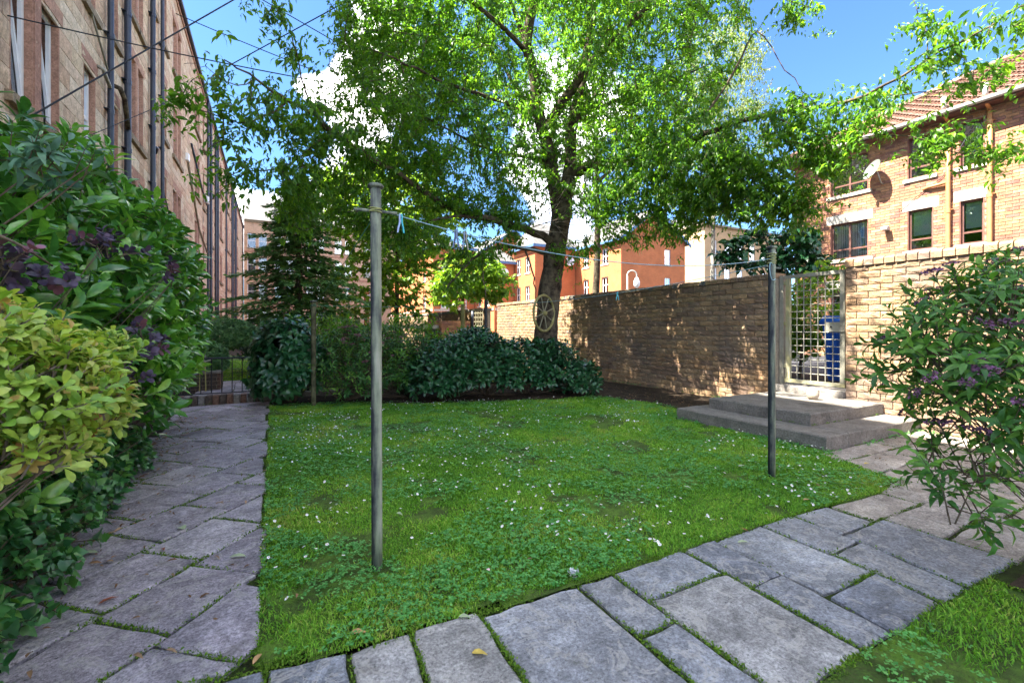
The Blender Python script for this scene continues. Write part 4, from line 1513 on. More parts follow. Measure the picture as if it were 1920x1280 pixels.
# ------------------------------------------------------------------ windows
def window(parent, face, a0, a1, z0, z1, recess, fmat, bar_w=.055, mull=(), trans=(), sill=None, lintel=None, blind=None, tilt=0.0,
           sill_mat=None, lint_mat=None, name='window', rev=None):
    mb = MB()
    o0, o1 = -recess - .05, -recess
    face.box(mb, a0, a1, z1 - bar_w, z1, o0, o1)
    face.box(mb, a0, a1, z0, z0 + bar_w, o0, o1)
    face.box(mb, a0, a0 + bar_w, z0 + bar_w, z1 - bar_w, o0, o1)
    face.box(mb, a1 - bar_w, a1, z0 + bar_w, z1 - bar_w, o0, o1)
    for m in mull:
        face.box(mb, m - bar_w * .55, m + bar_w * .55, z0 + bar_w, z1 - bar_w, o0 + .003, o1 - .002)
    cells = [a0 + bar_w] + list(mull) + [a1 - bar_w]
    for zt in trans:
        for c0_, c1_ in zip(cells[:-1], cells[1:]):
            face.box(mb, c0_, c1_, zt - bar_w * .5, zt + bar_w * .5, o0 + .006, o1 - .004)
    w = mb.build(name, fmat, parent)
    if rev:
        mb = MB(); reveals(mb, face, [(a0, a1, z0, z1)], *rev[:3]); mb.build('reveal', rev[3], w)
    zc = [z0 + bar_w] + list(trans) + [z1 - bar_w]
    for c0_, c1_ in zip(cells[:-1], cells[1:]):
        for za, zb in zip(zc[:-1], zc[1:]):
            mb = MB()
            if tilt:
                V = [face.p(c0_, za, o1 - .02), face.p(c1_, za, o1 - .02), face.p(c1_, zb, o1 - .02 - tilt), face.p(c0_, zb, o1 - .02 - tilt)]
                mb.add(V, [[(0, 1, 2, 3)]])
                sb = MB()
                for (s0, s1) in ((c0_, c0_ + .05), (c1_ - .05, c1_)):
                    V = [face.p(s0, za, o1 - .01), face.p(s1, za, o1 - .01), face.p(s1, za, o1 + .03), face.p(s0, za, o1 + .03),
                         face.p(s0, zb, o1 - .01 - tilt), face.p(s1, zb, o1 - .01 - tilt), face.p(s1, zb, o1 + .03 - tilt), face.p(s0, zb, o1 + .03 - tilt)]
                    sb.hexa(np.array(V))
                sb.build('sash', fmat, w)
            else:
                face.box(mb, c0_, c1_, za, zb, o1 - .035, o1 - .029)
            mb.build('pane', M_GLASS, w)
    if sill:
        mb = MB(); face.box(mb, a0 - sill[0], a1 + sill[0], z0 - sill[1], z0 - .003, -recess - .02, sill[2], random.random())
        mb.build('sill', sill_mat or M_PALE, w)
    if lintel:
        mb = MB(); face.box(mb, a0 - lintel[0], a1 + lintel[0], z1 + .003, z1 + lintel[1], -recess - .02, lintel[2], random.random())
        mb.build('lintel', lint_mat or M_PALE, w)
    if blind == 'vertical':
        n = int((a1 - a0) / .075)
        mb = MB()
        for i in range(n):
            if random.random() < .12:
                continue
            a = a0 + .06 + (a1 - a0 - .12) * (i + .5) / n
            face.box(mb, a - .026, a + .026, z0 + .08, z1 - .06, -recess - .17, -recess - .165)
        mb.build('blind', M_CURTAIN, w)
    elif blind:
        mb = MB(); face.box(mb, a0 + .05, a1 - .05, z1 - (z1 - z0) * blind, z1 - .05, -recess - .16, -recess - .15); mb.build('blind', M_CURTAIN, w)
    return w


def reveals(mb, face, opens, depth, out=-.004, t=.03):
    for a0, a1, z0, z1 in opens:
        e = .005                     # stands a little proud of the opening's edge
        face.box(mb, a0 - t, a0 + e, z0 - t, z1 + t, -depth, out)
        face.box(mb, a1 - e, a1 + t, z0 - t, z1 + t, -depth, out)
        face.box(mb, a0 + e, a1 - e, z1 - e, z1 + t, -depth, out)
        face.box(mb, a0 + e, a1 - e, z0 - t, z0 + e, -depth, out)


# ------------------------------------------------------------------ left: sandstone tenement
LX = -3.4
TT = thing('tenement_building', 'four storey red sandstone tenement with dark blue drainpipes rising behind the hedge', 'tenement', (LX, 30, 0))
fl = Face((LX, 0, 0), (0, 1, 0), (1, 0, 0))
floors = [1.35, 4.65, 7.95, 11.25]
half = []
opens, wins = [], []
for c in (-1.6, 16.4, 34.4, 52.4):
    for sg in (-1, 1):
        for z in floors:
            for (p, q, kind) in ((5.34, 6.05, 'd'), (6.35, 7.05, 'd'), (3.44, 4.10, 'n')):
                a0, a1 = sorted((c + sg * p, c + sg * q))
                wins.append((a0, a1, z, z + 2.05, kind))
        for z in (-.1, 3.2, 6.46, 9.76):
            a0, a1 = sorted((c + sg * .14, c + sg * .70))
            wins.append((a0, a1, z + (.9 if z < 0 else 0), z + 2.2, 's'))
        for z in floors:
            a0, a1 = sorted((c + sg * 1.8, c + sg * 2.3))
            wins.append((a0, a1, z + .25, z + 2.05, 'n'))
wins = [w for w in wins if w[0] > 4.5 and w[1] < 68.5]
opens = [w[:4] for w in wins]
Y0, Y1, ZR = 2.0, 69.4, 14.5
mb = core(fl, Y0, Y1, 0, ZR, opens, .012, .35)
mb.build('mortar_core', M_MORTAR_D, TT)
surr = [(a0 - .16, a1 + .16, z0 - .02, z1 + .24) for a0, a1, z0, z1 in opens]
TPL_S = [piece_tpl('sandstone_block', M_SAND, .007, .012, .03, (3, 2), .006, (i + .5) / 10) for i in range(10)]
R = courses(Y0, Y1, 0, ZR - .25, (.27, .36), (.42, 1.0), .012, [(a0 - .028, a1 + .028, z0 - .18, z1 + .03) for a0, a1, z0, z1 in opens])
lay(TT, fl, R, M_SAND, 'stone', TPL_S, 300, mask=lambda u, v: (u < 470) * (v < 620) * ((u - 0) * .9 + 215 > v * .72))
# cornice and gutter
mb = MB(); fl.box(mb, Y0, Y1, ZR - .24, ZR - .10, -.1, .05); mb.build('eaves_course', M_SANDDARK, TT)
mb = MB(); mb.tube([fl.p(Y0, ZR - .02, .12), fl.p(Y1, ZR - .02, .12)], .075, 8); mb.build('gutter', M_PIPE, TT)
mb = MB(); mb.add([(LX + .1, Y0, ZR), (LX + .1, Y1, ZR), (LX - 4.8, Y1, ZR + 3.2), (LX - 4.8, Y0, ZR + 3.2), (LX - 9.8, Y1, ZR), (LX - 9.8, Y0, ZR)],
                  [[(0, 1, 2, 3), (3, 2, 4, 5)]]); mb.build('roof', M_SLATE, TT)
mb = MB(); mb.box((LX - 9.8, Y0, 0), (LX - 9.4, Y1, ZR - .02)); mb.box((LX - 9.4, Y0, 0), (LX - .36, Y0 + .3, ZR - .02)); mb.box((LX - 9.4, Y1 - .3, 0), (LX - .36, Y1, ZR - .02))
mb.build('rear_walls', M_SAND, TT)
mb = MB(); mb.box((LX - 1.2, Y0 + .4, 0.1), (LX - 1.0, Y1 - .4, ZR - .1)); mb.build('interior_dark_panel', M_DARK, TT)  # single dark panel added behind the glass as interior shade
done_pair = {}
for (a0, a1, z0, z1, kind) in wins:
    if a0 > 48 and kind == 'n':
        pass
    near = a0 < 30
    white = kind != 's' and (a0 < 14 or random.random() < .5)
    window(TT, fl, a0, a1, z0, z1, .10, M_WHITE, .085,
           trans=() if near and kind == 'd' and a0 < 12 else ((z0 + z1) / 2,), tilt=.16 if (kind == 'd' and a0 < 12 and z0 > 4) else 0,
           lintel=(.15, .26, .014), lint_mat=M_SANDDARK,
           sill=(.18, .16, .09), sill_mat=M_SILL, blind=None if random.random() < .3 else random.choice((.5, .95, .8)), rev=(.30, .002, .028, M_SANDDARK))  # pale blinds added to most windows to brighten the dark panes
# stone mullions between the paired windows: proud dressed strips
mb = MB()
for c in (-1.6, 16.4, 34.4, 52.4):
    for sg in (-1, 1):
        for z in floors:
            a0, a1 = sorted((c + sg * 6.08, c + sg * 6.32))
            if a0 > 4.5 and a1 < 68.5:
                fl.box(mb, a0, a1, z, z + 2.05, -.05, .016, random.random())
    for z in (3.2, 6.46, 9.76):
        if c > 0:
            fl.box(mb, c - .11, c + .11, z, z + 2.2, -.05, .016, random.random())
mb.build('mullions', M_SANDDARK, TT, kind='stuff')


def drainpipe(parent, face, a, z0, z1, r, mat, name='drainpipe', off=.11, coll=1.75):
    mb = MB()
    mb.tube([face.p(a, z, off) for z in np.linspace(z0, z1, 5)], r, 12)
    p = mb.build(name, mat, parent, smooth=True)
    z = z0 + random.uniform(.2, 1.2)
    while z < z1:
        mb = MB()
        mb.tube([face.p(a, z - .05, off), face.p(a, z + .05, off)], r * 1.18, 12)
        face.box(mb, a - r * 1.9, a + r * 1.9, z + .03, z + .045, .0, off)
        mb.build('collar', mat, p)
        z += coll
    return p


for c in (16.4, 34.4, 52.4):
    for da, r in ((-2.8, .062), (-1.4, .075), (1.4, .07), (2.8, .055)):
        drainpipe(TT, fl, c + da + (.12 if c > 20 else 0), 0, ZR - .05, r, M_PIPE)
drainpipe(TT, fl, 67.8, 0, ZR - .05, .07, M_PIPE)
drainpipe(TT, fl, 43.6, 0, ZR - .05, .06, M_PIPE)


def pipe(parent, pts, r, mat, name='waste_pipe', sides=8):
    return MB().tube(pts, r, sides).build(name, mat, parent, smooth=True)


pipe(TT, [fl.p(11.9, 8.6, .05), fl.p(12.6, 7.75, .06), fl.p(13.45, 7.1, .09)], .022, M_GALV)
pipe(TT, [fl.p(13.05, 6.95, .0), fl.p(13.12, 6.93, .10), fl.p(13.5, 6.72, .12)], .04, M_GALV)
pipe(TT, [fl.p(14.15, 7.05, .0), fl.p(14.2, 7.02, .14), fl.p(14.5, 6.9, .16), fl.p(14.9, 6.3, .14)], .055, M_BARK)
pipe(TT, [fl.p(17.9, 6.9, .12), fl.p(18.1, 6.95, .16), fl.p(18.2, 6.8, .1)], .05, M_PIPE)
pipe(TT, [fl.p(19.3, 6.3, .05), fl.p(21, 5.2, .05), fl.p(22.6, 4.8, .05)], .02, M_CABLE, 'loose_cable')
pipe(TT, [fl.p(25.0, 8.7, .05), fl.p(28.5, 6.4, .05), fl.p(31.4, 5.6, .09)], .045, M_SILL)
pipe(TT, [fl.p(26.0, 9.9, .05), fl.p(29.5, 8.8, .05), fl.p(31.4, 8.3, .09)], .045, M_PIPE)
bx_ = MB(); fl.box(bx_, 24.6, 24.95, 8.7, 9.0, 0, .12); bx_.build('extractor_hood', M_WHITE, TT)
bx_ = MB(); fl.box(bx_, 31.0, 31.35, 8.35, 8.75, 0, .2); bx_.build('extractor_hood', M_WHITE, TT)

# far end tenement closing the court
FT = thing('far_tenement', 'far sandstone tenement with pale slate roof beyond the conifer', 'tenement', (5, 72, 0))
ff = Face((0, 70, 0), (1, 0, 0), (0, -1, 0))
fo = []
for z in (1.6, 5.2, 8.8, 12.0):
    for a in (-2.9, -1.6, .3, 1.7, 4.2, 5.6, 8.0, 9.4, 12, 13.4):
        fo.append((a, a + 1.0, z, z + 2.0))
core(ff, -3.3, 20, 0, 15.4, fo, 0.0, .4).build('wall', M_SAND, FT)
mb = MB(); ff.box(mb, -3.3, 20, 15.4, 15.7, -.4, .2); mb.build('eaves_course', M_SILL, FT)
mb = MB(); mb.add([(-3.6, 69.6, 15.7), (20.2, 69.6, 15.7), (20.2, 74.5, 19.4), (-3.6, 74.5, 19.4), (20.2, 79, 15.7), (-3.6, 79, 15.7)], [[(0, 1, 2, 3), (3, 2, 4, 5)]]); mb.build('roof', M_SLATE, FT)
mb = MB(); ff.box(mb, -3.2, 19.9, .1, 15.3, -1.3, -1.2); mb.build('interior_dark_panel', M_DARK, FT)  # dark sheet added as the shade inside the rooms
for o in fo:
    window(FT, ff, *o, .25, M_WHITE, .07, trans=((o[2] + o[3]) / 2,), sill=(.1, .15, .06), sill_mat=M_SILL)
for zz in (4.5, 8.1, 11.4):
    mb = MB(); ff.box(mb, -3.3, 20, zz, zz + .25, .002, .06); mb.build('string_course', M_SANDDARK, FT)

# ------------------------------------------------------------------ right: brick flats
RX = 16.5
BH = thing('brick_flats', 'two storey orange brown brick flats with brown windows above the sunlit garden wall', 'flats', (RX, 2, 0))
fr = Face((RX, 0, 0), (0, 1, 0), (-1, 0, 0))
RY0, RY1, REZ = -8.0, 9.65, 6.98
ro = []
rw = []
for (a0, a1, dbl) in ((4.78, 5.24, 0), (5.82, 6.38, 0), (7.40, 8.47, 1)):
    rw.append((a0, a1, 5.56, 6.74, dbl, 'u'))
    rw.append((a0, a1, 3.47, 4.64, dbl, 'l'))
    rw.append((a0, a1, 1.30, 2.45, dbl, 'l'))
for c in (1.2, -3.2):
    for (a0, a1, dbl) in ((c - .5, c + .6, 1), (c - 1.8, c - 1.2, 0)):
        rw.append((a0, a1, 5.56, 6.74, dbl, 'u'))
        rw.append((a0, a1, 3.47, 4.64, dbl, 'l'))
ro = [w[:4] for w in rw]
core(fr, RY0, RY1, .2, REZ, ro, .012, .3).build('mortar_core', M_REDMORTAR, BH)
holes = [(a0 - .012, a1 + .012, z0 - .01, z1 + .012) for a0, a1, z0, z1 in ro]
for a0, a1, z0, z1, dbl, k in rw:
    holes.append((a0 - .12, a1 + .12, z0 - .11, z0))
    if k == 'l':
        holes.append((a0 - .14, a1 + .14, z1, z1 + .30))
TPL_R = [piece_tpl('house_brick', M_RED, 0, .004, .02, (1, 1), 0, (i + .5) / 8) for i in range(8)]
R = courses(RY0, RY1, .2, REZ - .05, .0845, .245, .013, holes)
lay(BH, fr, R, M_RED, 'brick', TPL_R, 300, mask=lambda u, v: (v < 470) * (u > 1500))
for a0, a1, z0, z1, dbl, k in rw:
    tr = z0 + (z1 - z0) * .27
    mid = ((a0 + a1) / 2,) if dbl else ()
    bl = None
    if k == 'l' and z0 > 3:
        bl = 'vertical' if dbl and a0 > 7 else (.62 if a0 > 4 else None)
    window(BH, fr, a0, a1, z0, z1, .075, M_BROWN, .05, mull=mid, trans=(tr,), sill=(.11, .10, .05),
           lintel=(.13, .29, .006) if k == 'l' else None, blind=bl, rev=(.16, 0, .012, M_RED))
mb = MB(); mb.box((RX + 1.5, RY0 + .3, .2), (RX + 1.6, RY1 - .3, REZ - .1)); mb.build('interior_dark_panel', M_DARK, BH)  # added dark sheet, shade of the rooms behind the panes
fe = Face((0, RY1, 0), (1, 0, 0), (0, 1, 0))
mb = MB(); fe.box(mb, RX + .005, RX + 8, .2, REZ, -.25, 0); mb.box((RX + 8, RY0, .2), (RX + 8.2, RY1, REZ)); mb.box((RX + .01, RY0, .2), (RX + 8, RY0 + .2, REZ)); mb.build('side_walls', M_RED, BH)
# eaves, gutter, roof
mb = MB(); fr.box(mb, RY0, RY1 + .3, REZ - .02, REZ + .02, 0.004, .36); mb.build('soffit', M_BROWN, BH)
mb = MB(); fr.box(mb, RY0, RY1 + .35, REZ - .03, REZ + .13, .36, .385); mb.build('fascia', M_BROWN, BH)
mb = MB(); mb.tube([fr.p(RY0, REZ + .08, .445), fr.p(RY1 + .4, REZ + .06, .445)], .06, 10); mb.build('gutter', M_GUTTER, BH, smooth=True)
ex, ez = RX - .45, REZ + .10
rx_, rz_ = 20.7, 9.75
Lr = math.hypot(rx_ - ex, rz_ - ez)
U = np.array([(rx_ - ex) / Lr, 0, (rz_ - ez) / Lr])
Nr = np.array([-(rz_ - ez) / Lr, 0, (rx_ - ex) / Lr])
froof = Face((ex, 0, ez), (0, 1, 0), Nr, U)
hipY0, hipY1 = RY1 + .45, 5.55
mb = MB(); mb.add([froof.p(RY0, 0, -.03), froof.p(hipY0, 0, -.03), froof.p(hipY1, Lr, -.03), froof.p(RY0, Lr, -.03),
                   (24.7, hipY0, ez), (24.7, RY0, ez)], [[(0, 1, 2, 3), (3, 2, 4, 5)], (1, 4, 2)]); mb.build('roof_deck', M_TILE, BH)


def tile_tpl(rnd):
    # flat interlocking tile with a raised roll, tail lifted
    V = []
    for z in (0.0, 1.12):
        for x, o in ((0, .0), (.30, .0), (.36, .028), (.5, .028), (.56, .0), (1.0, .0)):
            V.append((x, o + (.045 if z == 0 else .012), z))
    for x in (0, 1.0):
        V.append((x, .0, 0.0))
    F = [(i, i + 1, 7 + i, 6 + i) for i in range(5)] + [(12, 13, 5, 0)]
    m = MB().add(V, [F], rnd)
    return m.mesh('roof_tile', M_TILE), np.array(V), np.array(F)


TPL_T = [tile_tpl((i + .5) / 6) for i in range(6)]
R = courses(RY0, hipY0, 0, Lr, .235, .30, .004, a1f=lambda z: hipY0 + (hipY1 - hipY0) * z / Lr)
lay(BH, froof, R, M_TILE, 'roof_tile', TPL_T, 300)
mb = MB()
for i in range(30):
    a = RY0 + (hipY1 - RY0) * i / 30
    mb.tube([(rx_, a + .01, rz_ + .02), (rx_, a + (hipY1 - RY0) / 30 - .01, rz_ + .035)], .12, 8, random.random())
for i in range(18):
    q0, q1 = i / 18, (i + .95) / 18
    A_, B_ = froof.p(hipY0, 0, .03), froof.p(hipY1, Lr, .03)
    mb.tube([A_ + (B_ - A_) * q0, A_ + (B_ - A_) * q1 + np.array([0, 0, .015])], .11, 8, random.random())
mb.build('ridge_tiles', M_TILE, BH, smooth=False)
for a in (4.64, 5.46):
    drainpipe(BH, fr, a, .25, REZ - .1, .05, M_ORPIPE, off=.085, coll=1.9)
    pipe(BH, [fr.p(a, REZ - .1, .085), fr.p(a + .01, REZ + .02, .3), fr.p(a + .01, REZ + .1, .40)], .045, M_ORPIPE, 'swan_neck')
    pipe(BH, [fr.p(a + .02, REZ + .12, .30), fr.p(a + .02, REZ + .52, .30)], .06, M_GUTTER, 'vent_pipe')
pipe(BH, [fr.p(5.46, 5.22, .085), fr.p(5.9, 5.20, .07), fr.p(6.02, 5.17, .0)], .04, M_ORPIPE)
pipe(BH, [fr.p(4.9, 6.7, .03), fr.p(5.6, 5.4, .03), fr.p(6.6, 4.7, .03)], .008, M_CABLE, 'wall_cable')
# satellite dish
dc = fr.p(7.15, 6.05, .34)
dn = norm(np.array([-.80, .42, .42]))
dish = MB()
e1 = norm(np.cross(dn, [0, 0, 1])); e2 = np.cross(e1, dn)
V = [dc - dn * .07]
F3, F4 = [], []
for ri, (rr, hh) in enumerate(((.11, .055), (.22, .02), (.32, .0 + .05))):
    for k in range(20):
        a = 2 * PI * k / 20
        V.append(dc - dn * (.07 - .07 * (rr / .32) ** 2) + e1 * rr * .9 * math.cos(a) + e2 * rr * math.sin(a))
for k in range(20):
    F3.append((0, 1 + k, 1 + (k + 1) % 20))
for ri in range(2):
    for k in range(20):
        F4.append((1 + ri * 20 + k, 21 + ri * 20 + k, 21 + ri * 20 + (k + 1) % 20, 1 + ri * 20 + (k + 1) % 20))
dish.add(V, [F3, F4])
DB = thing('satellite_dish', 'grey satellite dish on the brick flats between the paired window and the first downpipe', 'satellite dish', fr.p(6.98, 5.75, 0))
dish.build('dish', M_DISH, DB, smooth=True)
pipe(DB, [fr.p(6.98, 5.6, 0.0), fr.p(6.98, 5.62, .16), fr.p(7.05, 5.95, .22), dc - dn * .08], .02, M_GALV, 'bracket')
pipe(DB, [dc - dn * .05 - e2 * .30, dc + dn * .42 - e2 * .12], .012, M_GALV, 'arm')
mb = MB(); mb.lathe(dc + dn * .42 - e2 * .12 - np.array([0, 0, .05]), [(.03, 0), (.045, .04), (.045, .1), (.02, .12)], 10); mb.build('receiver', M_BLACK, DB)
# flood light on the wall
FLT = thing('wall_light', 'small grey flood light on the brick flats beside the paired window', 'light', fr.p(6.88, 4.2, 0))
mb = MB(); fr.box(mb, 6.83, 6.93, 4.14, 4.20, .003, .05); mb.build('mount', M_BLACK, FLT)
mb = MB(); mb.hexa([fr.p(6.8, 4.16, .05), fr.p(6.96, 4.16, .05), fr.p(6.96, 4.18, .24), fr.p(6.8, 4.18, .24), fr.p(6.8, 4.3, .10), fr.p(6.96, 4.3, .10), fr.p(6.96, 4.25, .24), fr.p(6.8, 4.25, .24)]); mb.build('housing', M_GUTTER, FLT)
# pot plants on the sill inside the lower window
for k in range(2):
    q = fr.p(6.0 + .2 * k, 3.55, -.2)
    pp = thing('house_plant', ['leafy pot plant inside the lower window next to the paired window, nearer its middle bar', 'leafy pot plant inside the lower window, nearer the downpipe'][1 - k], 'plant', q, 'pot plants behind the lower window')
    mb = MB(); mb.lathe(q - np.array([0, 0, .03]), [(.04, 0), (.06, .1), (.055, .1)], 10); mb.build('pot', M_BUFF, pp)
    P_ = q + np.array([0, 0, .1]) + RNG.normal(0, .05, (30, 3)) * np.array([.6, 1, 1])
    mb = MB(); leaf_batch(mb, P_, rdir(30, -.2), rdir(30, .2), RNG.uniform(.05, .1, 30), T_CHERRY, RNG.random(30)); mb.build('foliage', L_YELLOW, pp, kind='stuff')


# ------------------------------------------------------------------ orange brick flats far behind the wall
def brick_tex(name, c1, c2, mort, scale):
    m, nt, out = new_mat(name)
    pos = nd(nt, 'ShaderNodeNewGeometry').outputs['Position']
    sep = nd(nt, 'ShaderNodeSeparateXYZ', {0: pos})
    xy = math_n(nt, 'ADD', sep.outputs[0], sep.outputs[1])
    v = nd(nt, 'ShaderNodeCombineXYZ', {0: xy, 1: sep.outputs[2]}).outputs[0]
    br = nd(nt, 'ShaderNodeTexBrick', {'Vector': v, 'Color1': c4(c1), 'Color2': c4(c2), 'Mortar': c4(mort), 'Scale': scale, 'Mortar Size': .012, 'Brick Width': .225, 'Row Height': .075})
    n1 = noise(nt, pos, 1.3, 4, .6)
    col = mixc(nt, 1.0, br.outputs[0], ramp(nt, n1, [(.3, .85), (.7, 1.1)]), 'MULTIPLY')
    principled(nt, out, col, .9, .15)
    return m


M_ORANGE = brick_tex('orange_brick', (.50, .15, .055), (.42, .12, .05), (.40, .18, .09), 1.0)
M_TANB = brick_tex('tan_brick', (.48, .30, .15), (.42, .26, .13), (.40, .30, .2), 1.0)


def flats(label, x0, x1, y0, y1, ze, roof, mat, fw, sw, group, rise=2.2, dishes=(), blocks_trim=M_BLUETRIM, cat='flats'):
    """a block of flats: walls, windows on the front (-y) and on the side (-x), a gabled or pitched roof"""
    t = thing('apartment_block', label, cat, ((x0 + x1) / 2, (y0 + y1) / 2, .29), group)
    F1 = Face((0, y0, 0), (1, 0, 0), (0, -1, 0))
    F2 = Face((x0, 0, 0), (0, 1, 0), (-1, 0, 0))
    core(F1, x0, x1, .2, ze, fw, 0, .3).build('front_wall', mat, t)
    core(F2, y0 + .301, y1, .2, ze, sw, 0, .3).build('side_wall', mat, t)
    mb = MB(); mb.box((x1 - .3, y0 + .301, .2), (x1, y1, ze)); mb.box((x0 + .301, y1 - .3, .2), (x1 - .301, y1, ze)); mb.box((x0 + 1.2, y0 + 1.2, .3), (x1 - .5, y1 - .5, ze - .2)); mb.build('rear_walls', mat, t)
    for fc, ws in ((F1, fw), (F2, sw)):
        for o in ws:
            window(t, fc, *o, .1, M_WHITE, .07, mull=((o[0] + o[1]) / 2,), trans=((o[2] + o[3]) / 2,), sill=(.1, .12, .05))
    e = .35
    if roof == 'gable':       # gable to the front
        xm = (x0 + x1) / 2
        mb = MB(); mb.add([(x0, y0, ze), (x1, y0, ze), (xm, y0, ze + rise), (x0, y0 + .3, ze), (x1, y0 + .3, ze), (xm, y0 + .3, ze + rise)],
                          [[(0, 1, 2), (5, 4, 3)], [(0, 3, 4, 1)]]); mb.build('gable', mat, t)
        k = rise / (xm - x0)
        mb = MB()
        mb.add([(x0 - e, y0 - e, ze - e * k + .06), (xm, y0 - e, ze + rise + .06), (xm, y1, ze + rise + .06), (x0 - e, y1, ze - e * k + .06),
                (x1 + e, y0 - e, ze - e * k + .06), (x1 + e, y1, ze - e * k + .06)], [[(0, 1, 2, 3), (1, 4, 5, 2)]])
        mb.build('roof', M_SLATE, t)
        for xa, xb in ((x0 - e, xm), (x1 + e, xm)):
            za = ze - e * k
            mb = MB(); mb.hexa([(xa, y0 - e - .05, za - .22), (xb, y0 - e - .05, ze + rise - .2), (xb, y0 - e, ze + rise - .2), (xa, y0 - e, za - .22),
                                (xa, y0 - e - .05, za + .07), (xb, y0 - e - .05, ze + rise + .09), (xb, y0 - e, ze + rise + .09), (xa, y0 - e, za + .07)]); mb.build('bargeboard', blocks_trim, t)
        mb = MB(); mb.box((x0 - e - .05, y0 - e, ze - e * k - .15), (x0 - e, y1, ze - e * k + .05)); mb.build('fascia', blocks_trim, t)
    else:                      # ridge along x
        ym = (y0 + y1) / 2
        mb = MB(); mb.add([(x0 - e, y0 - e, ze + .05), (x1 + e, y0 - e, ze + .05), (x1 - 1, ym, ze + rise), (x0 + 1, ym, ze + rise), (x0 - e, y1, ze + .05), (x1 + e, y1, ze + .05)],
                          [[(0, 1, 2, 3), (3, 2, 5, 4)], [(0, 3, 4), (1, 5, 2)]]); mb.build('roof', M_SLATE, t)
        mb = MB(); mb.box((x0 - e - .05, y0 - e - .05, ze - .2), (x1 + e, y0 - e, ze + .04)); mb.box((x0 - e - .05, y0 - e, ze - .2), (x0 - e, y1, ze + .04)); mb.build('fascia', blocks_trim, t)
    mb = MB(); F2.box(mb, y0 + .1, y1, 2.9, 3.1, .003, .06); F1.box(mb, x0 + .1, x1, 2.9, 3.1, .003, .06); mb.build('string_course', M_PALE, t)
    for (dx, dz, dr) in dishes:
        c = np.array([dx, y0 - .35, dz]); n_ = norm(np.array([-.35, -.9, .3]))
        u1 = norm(np.cross(n_, [0, 0, 1])); u2 = np.cross(u1, n_)
        V = [c - n_ * .1] + [c + u1 * dr * math.cos(a) + u2 * dr * math.sin(a) for a in np.arange(18) * 2 * PI / 18]
        d_ = thing('satellite_dish', 'white satellite dish on the orange flats, %s' % ('left one of the pair beside the trunk' if dz > 6.9 and dx < 22.9 else 'right one of the pair beside the trunk' if dz > 6.9 else 'lone one left of the trunk'), 'satellite dish', c, 'white satellite dishes on the orange flats')
        MB().add(V, [[(0, 1 + k, 1 + (k + 1) % 18) for k in range(18)]]).build('dish', M_WHITE, d_, smooth=True)
        pipe(d_, [c - n_ * .08, c + np.array([0, .17, -.1]), c + np.array([0, .34, -.1])], .03, M_GALV, 'bracket')
    return t


def wgrid(xs, zs, w, h):
    return [(x, x + w, z, z + h) for x in xs for z in zs]


OG = 'orange brick flats beyond the wall'
flats('orange brick flats with a tall blue edged gable right of the tree trunk', 24.6, 31.8, 28, 34.4, 8.6, 'gable', M_ORANGE, wgrid((29.4,), (4.2, 6.6), .7, 1.3), wgrid((29.6, 32.2), (4.2, 6.6), .8, 1.3), OG, 2.6)
flats('orange brick flats with twin white dishes just behind the tree trunk', 20.25, 24.55, 34.1, 38.2, 8.5, 'pitch', M_ORANGE, [], wgrid((35.0, 36.7), (3.6, 6.2), .8, 1.4), OG, 2.4, ((22.5, 7.3, .42), (23.7, 7.25, .42)))
flats('orange brick flats with curved looking blue eaves left of the tree trunk', 18.15, 20.2, 37.9, 42.6, 7.4, 'pitch', M_ORANGE, [], wgrid((39.0, 40.9), (3.4, 5.6), .8, 1.3), OG, 2.0, ((19.0, 6.4, .42),))
flats('pinkish orange brick flats seen through the leaves at the far left of the row', 13.8, 18.1, 42.5, 60, 9.2, 'pitch', M_ORANGE, wgrid((14.6, 16.4), (3.2, 6.0), .9, 1.4), wgrid((45,), (3.2, 6.0), .9, 1.4), OG, 2.6)
flats('orange brick flats rising behind with a small blue edged gable', 19.5, 29.2, 46, 56, 9.2, 'gable', M_ORANGE, wgrid((21, 24, 27), (6.8,), .9, 1.3), [], OG, 3.2)
flats('tan stone tenement with white windows beyond the dark tree', 49.0, 66.0, 40, 60, 14.6, 'pitch', M_TANB, wgrid((50.2, 52.8, 55.4, 58.0, 60.6, 63.2), (3.4, 7.0, 10.6), 1.1, 2.1), [], 'distant tan tenement', 3.0, blocks_trim=M_SILL, cat='tenement')

# swan neck lamp on the far flats
lp = at(1176, 545, 24)
SL = thing('street_lamp', 'white swan neck lamp standing beyond the shaded wall', 'street lamp', (lp[0], lp[1], .29))
a_ = np.linspace(PI, 0, 10)
pts = [(lp[0], lp[1], .29), (lp[0], lp[1], 4.0)] + [(lp[0] + .22 + .22 * math.cos(t), lp[1] - .12 - .12 * math.cos(t), 4.0 + .26 * math.sin(t)) for t in a_] + [(lp[0] + .44, lp[1] - .24, 3.85)]
MB().tube(pts, .035, 8).build('column', M_GUTTER, SL, smooth=True)
mb = MB(); mb.lathe((lp[0] + .44, lp[1] - .24, 3.35), [(.05, 0), (.15, .1), (.17, .3), (.10, .48), (.05, .55)], 12); mb.build('lantern', M_WHITE, SL, smooth=True)

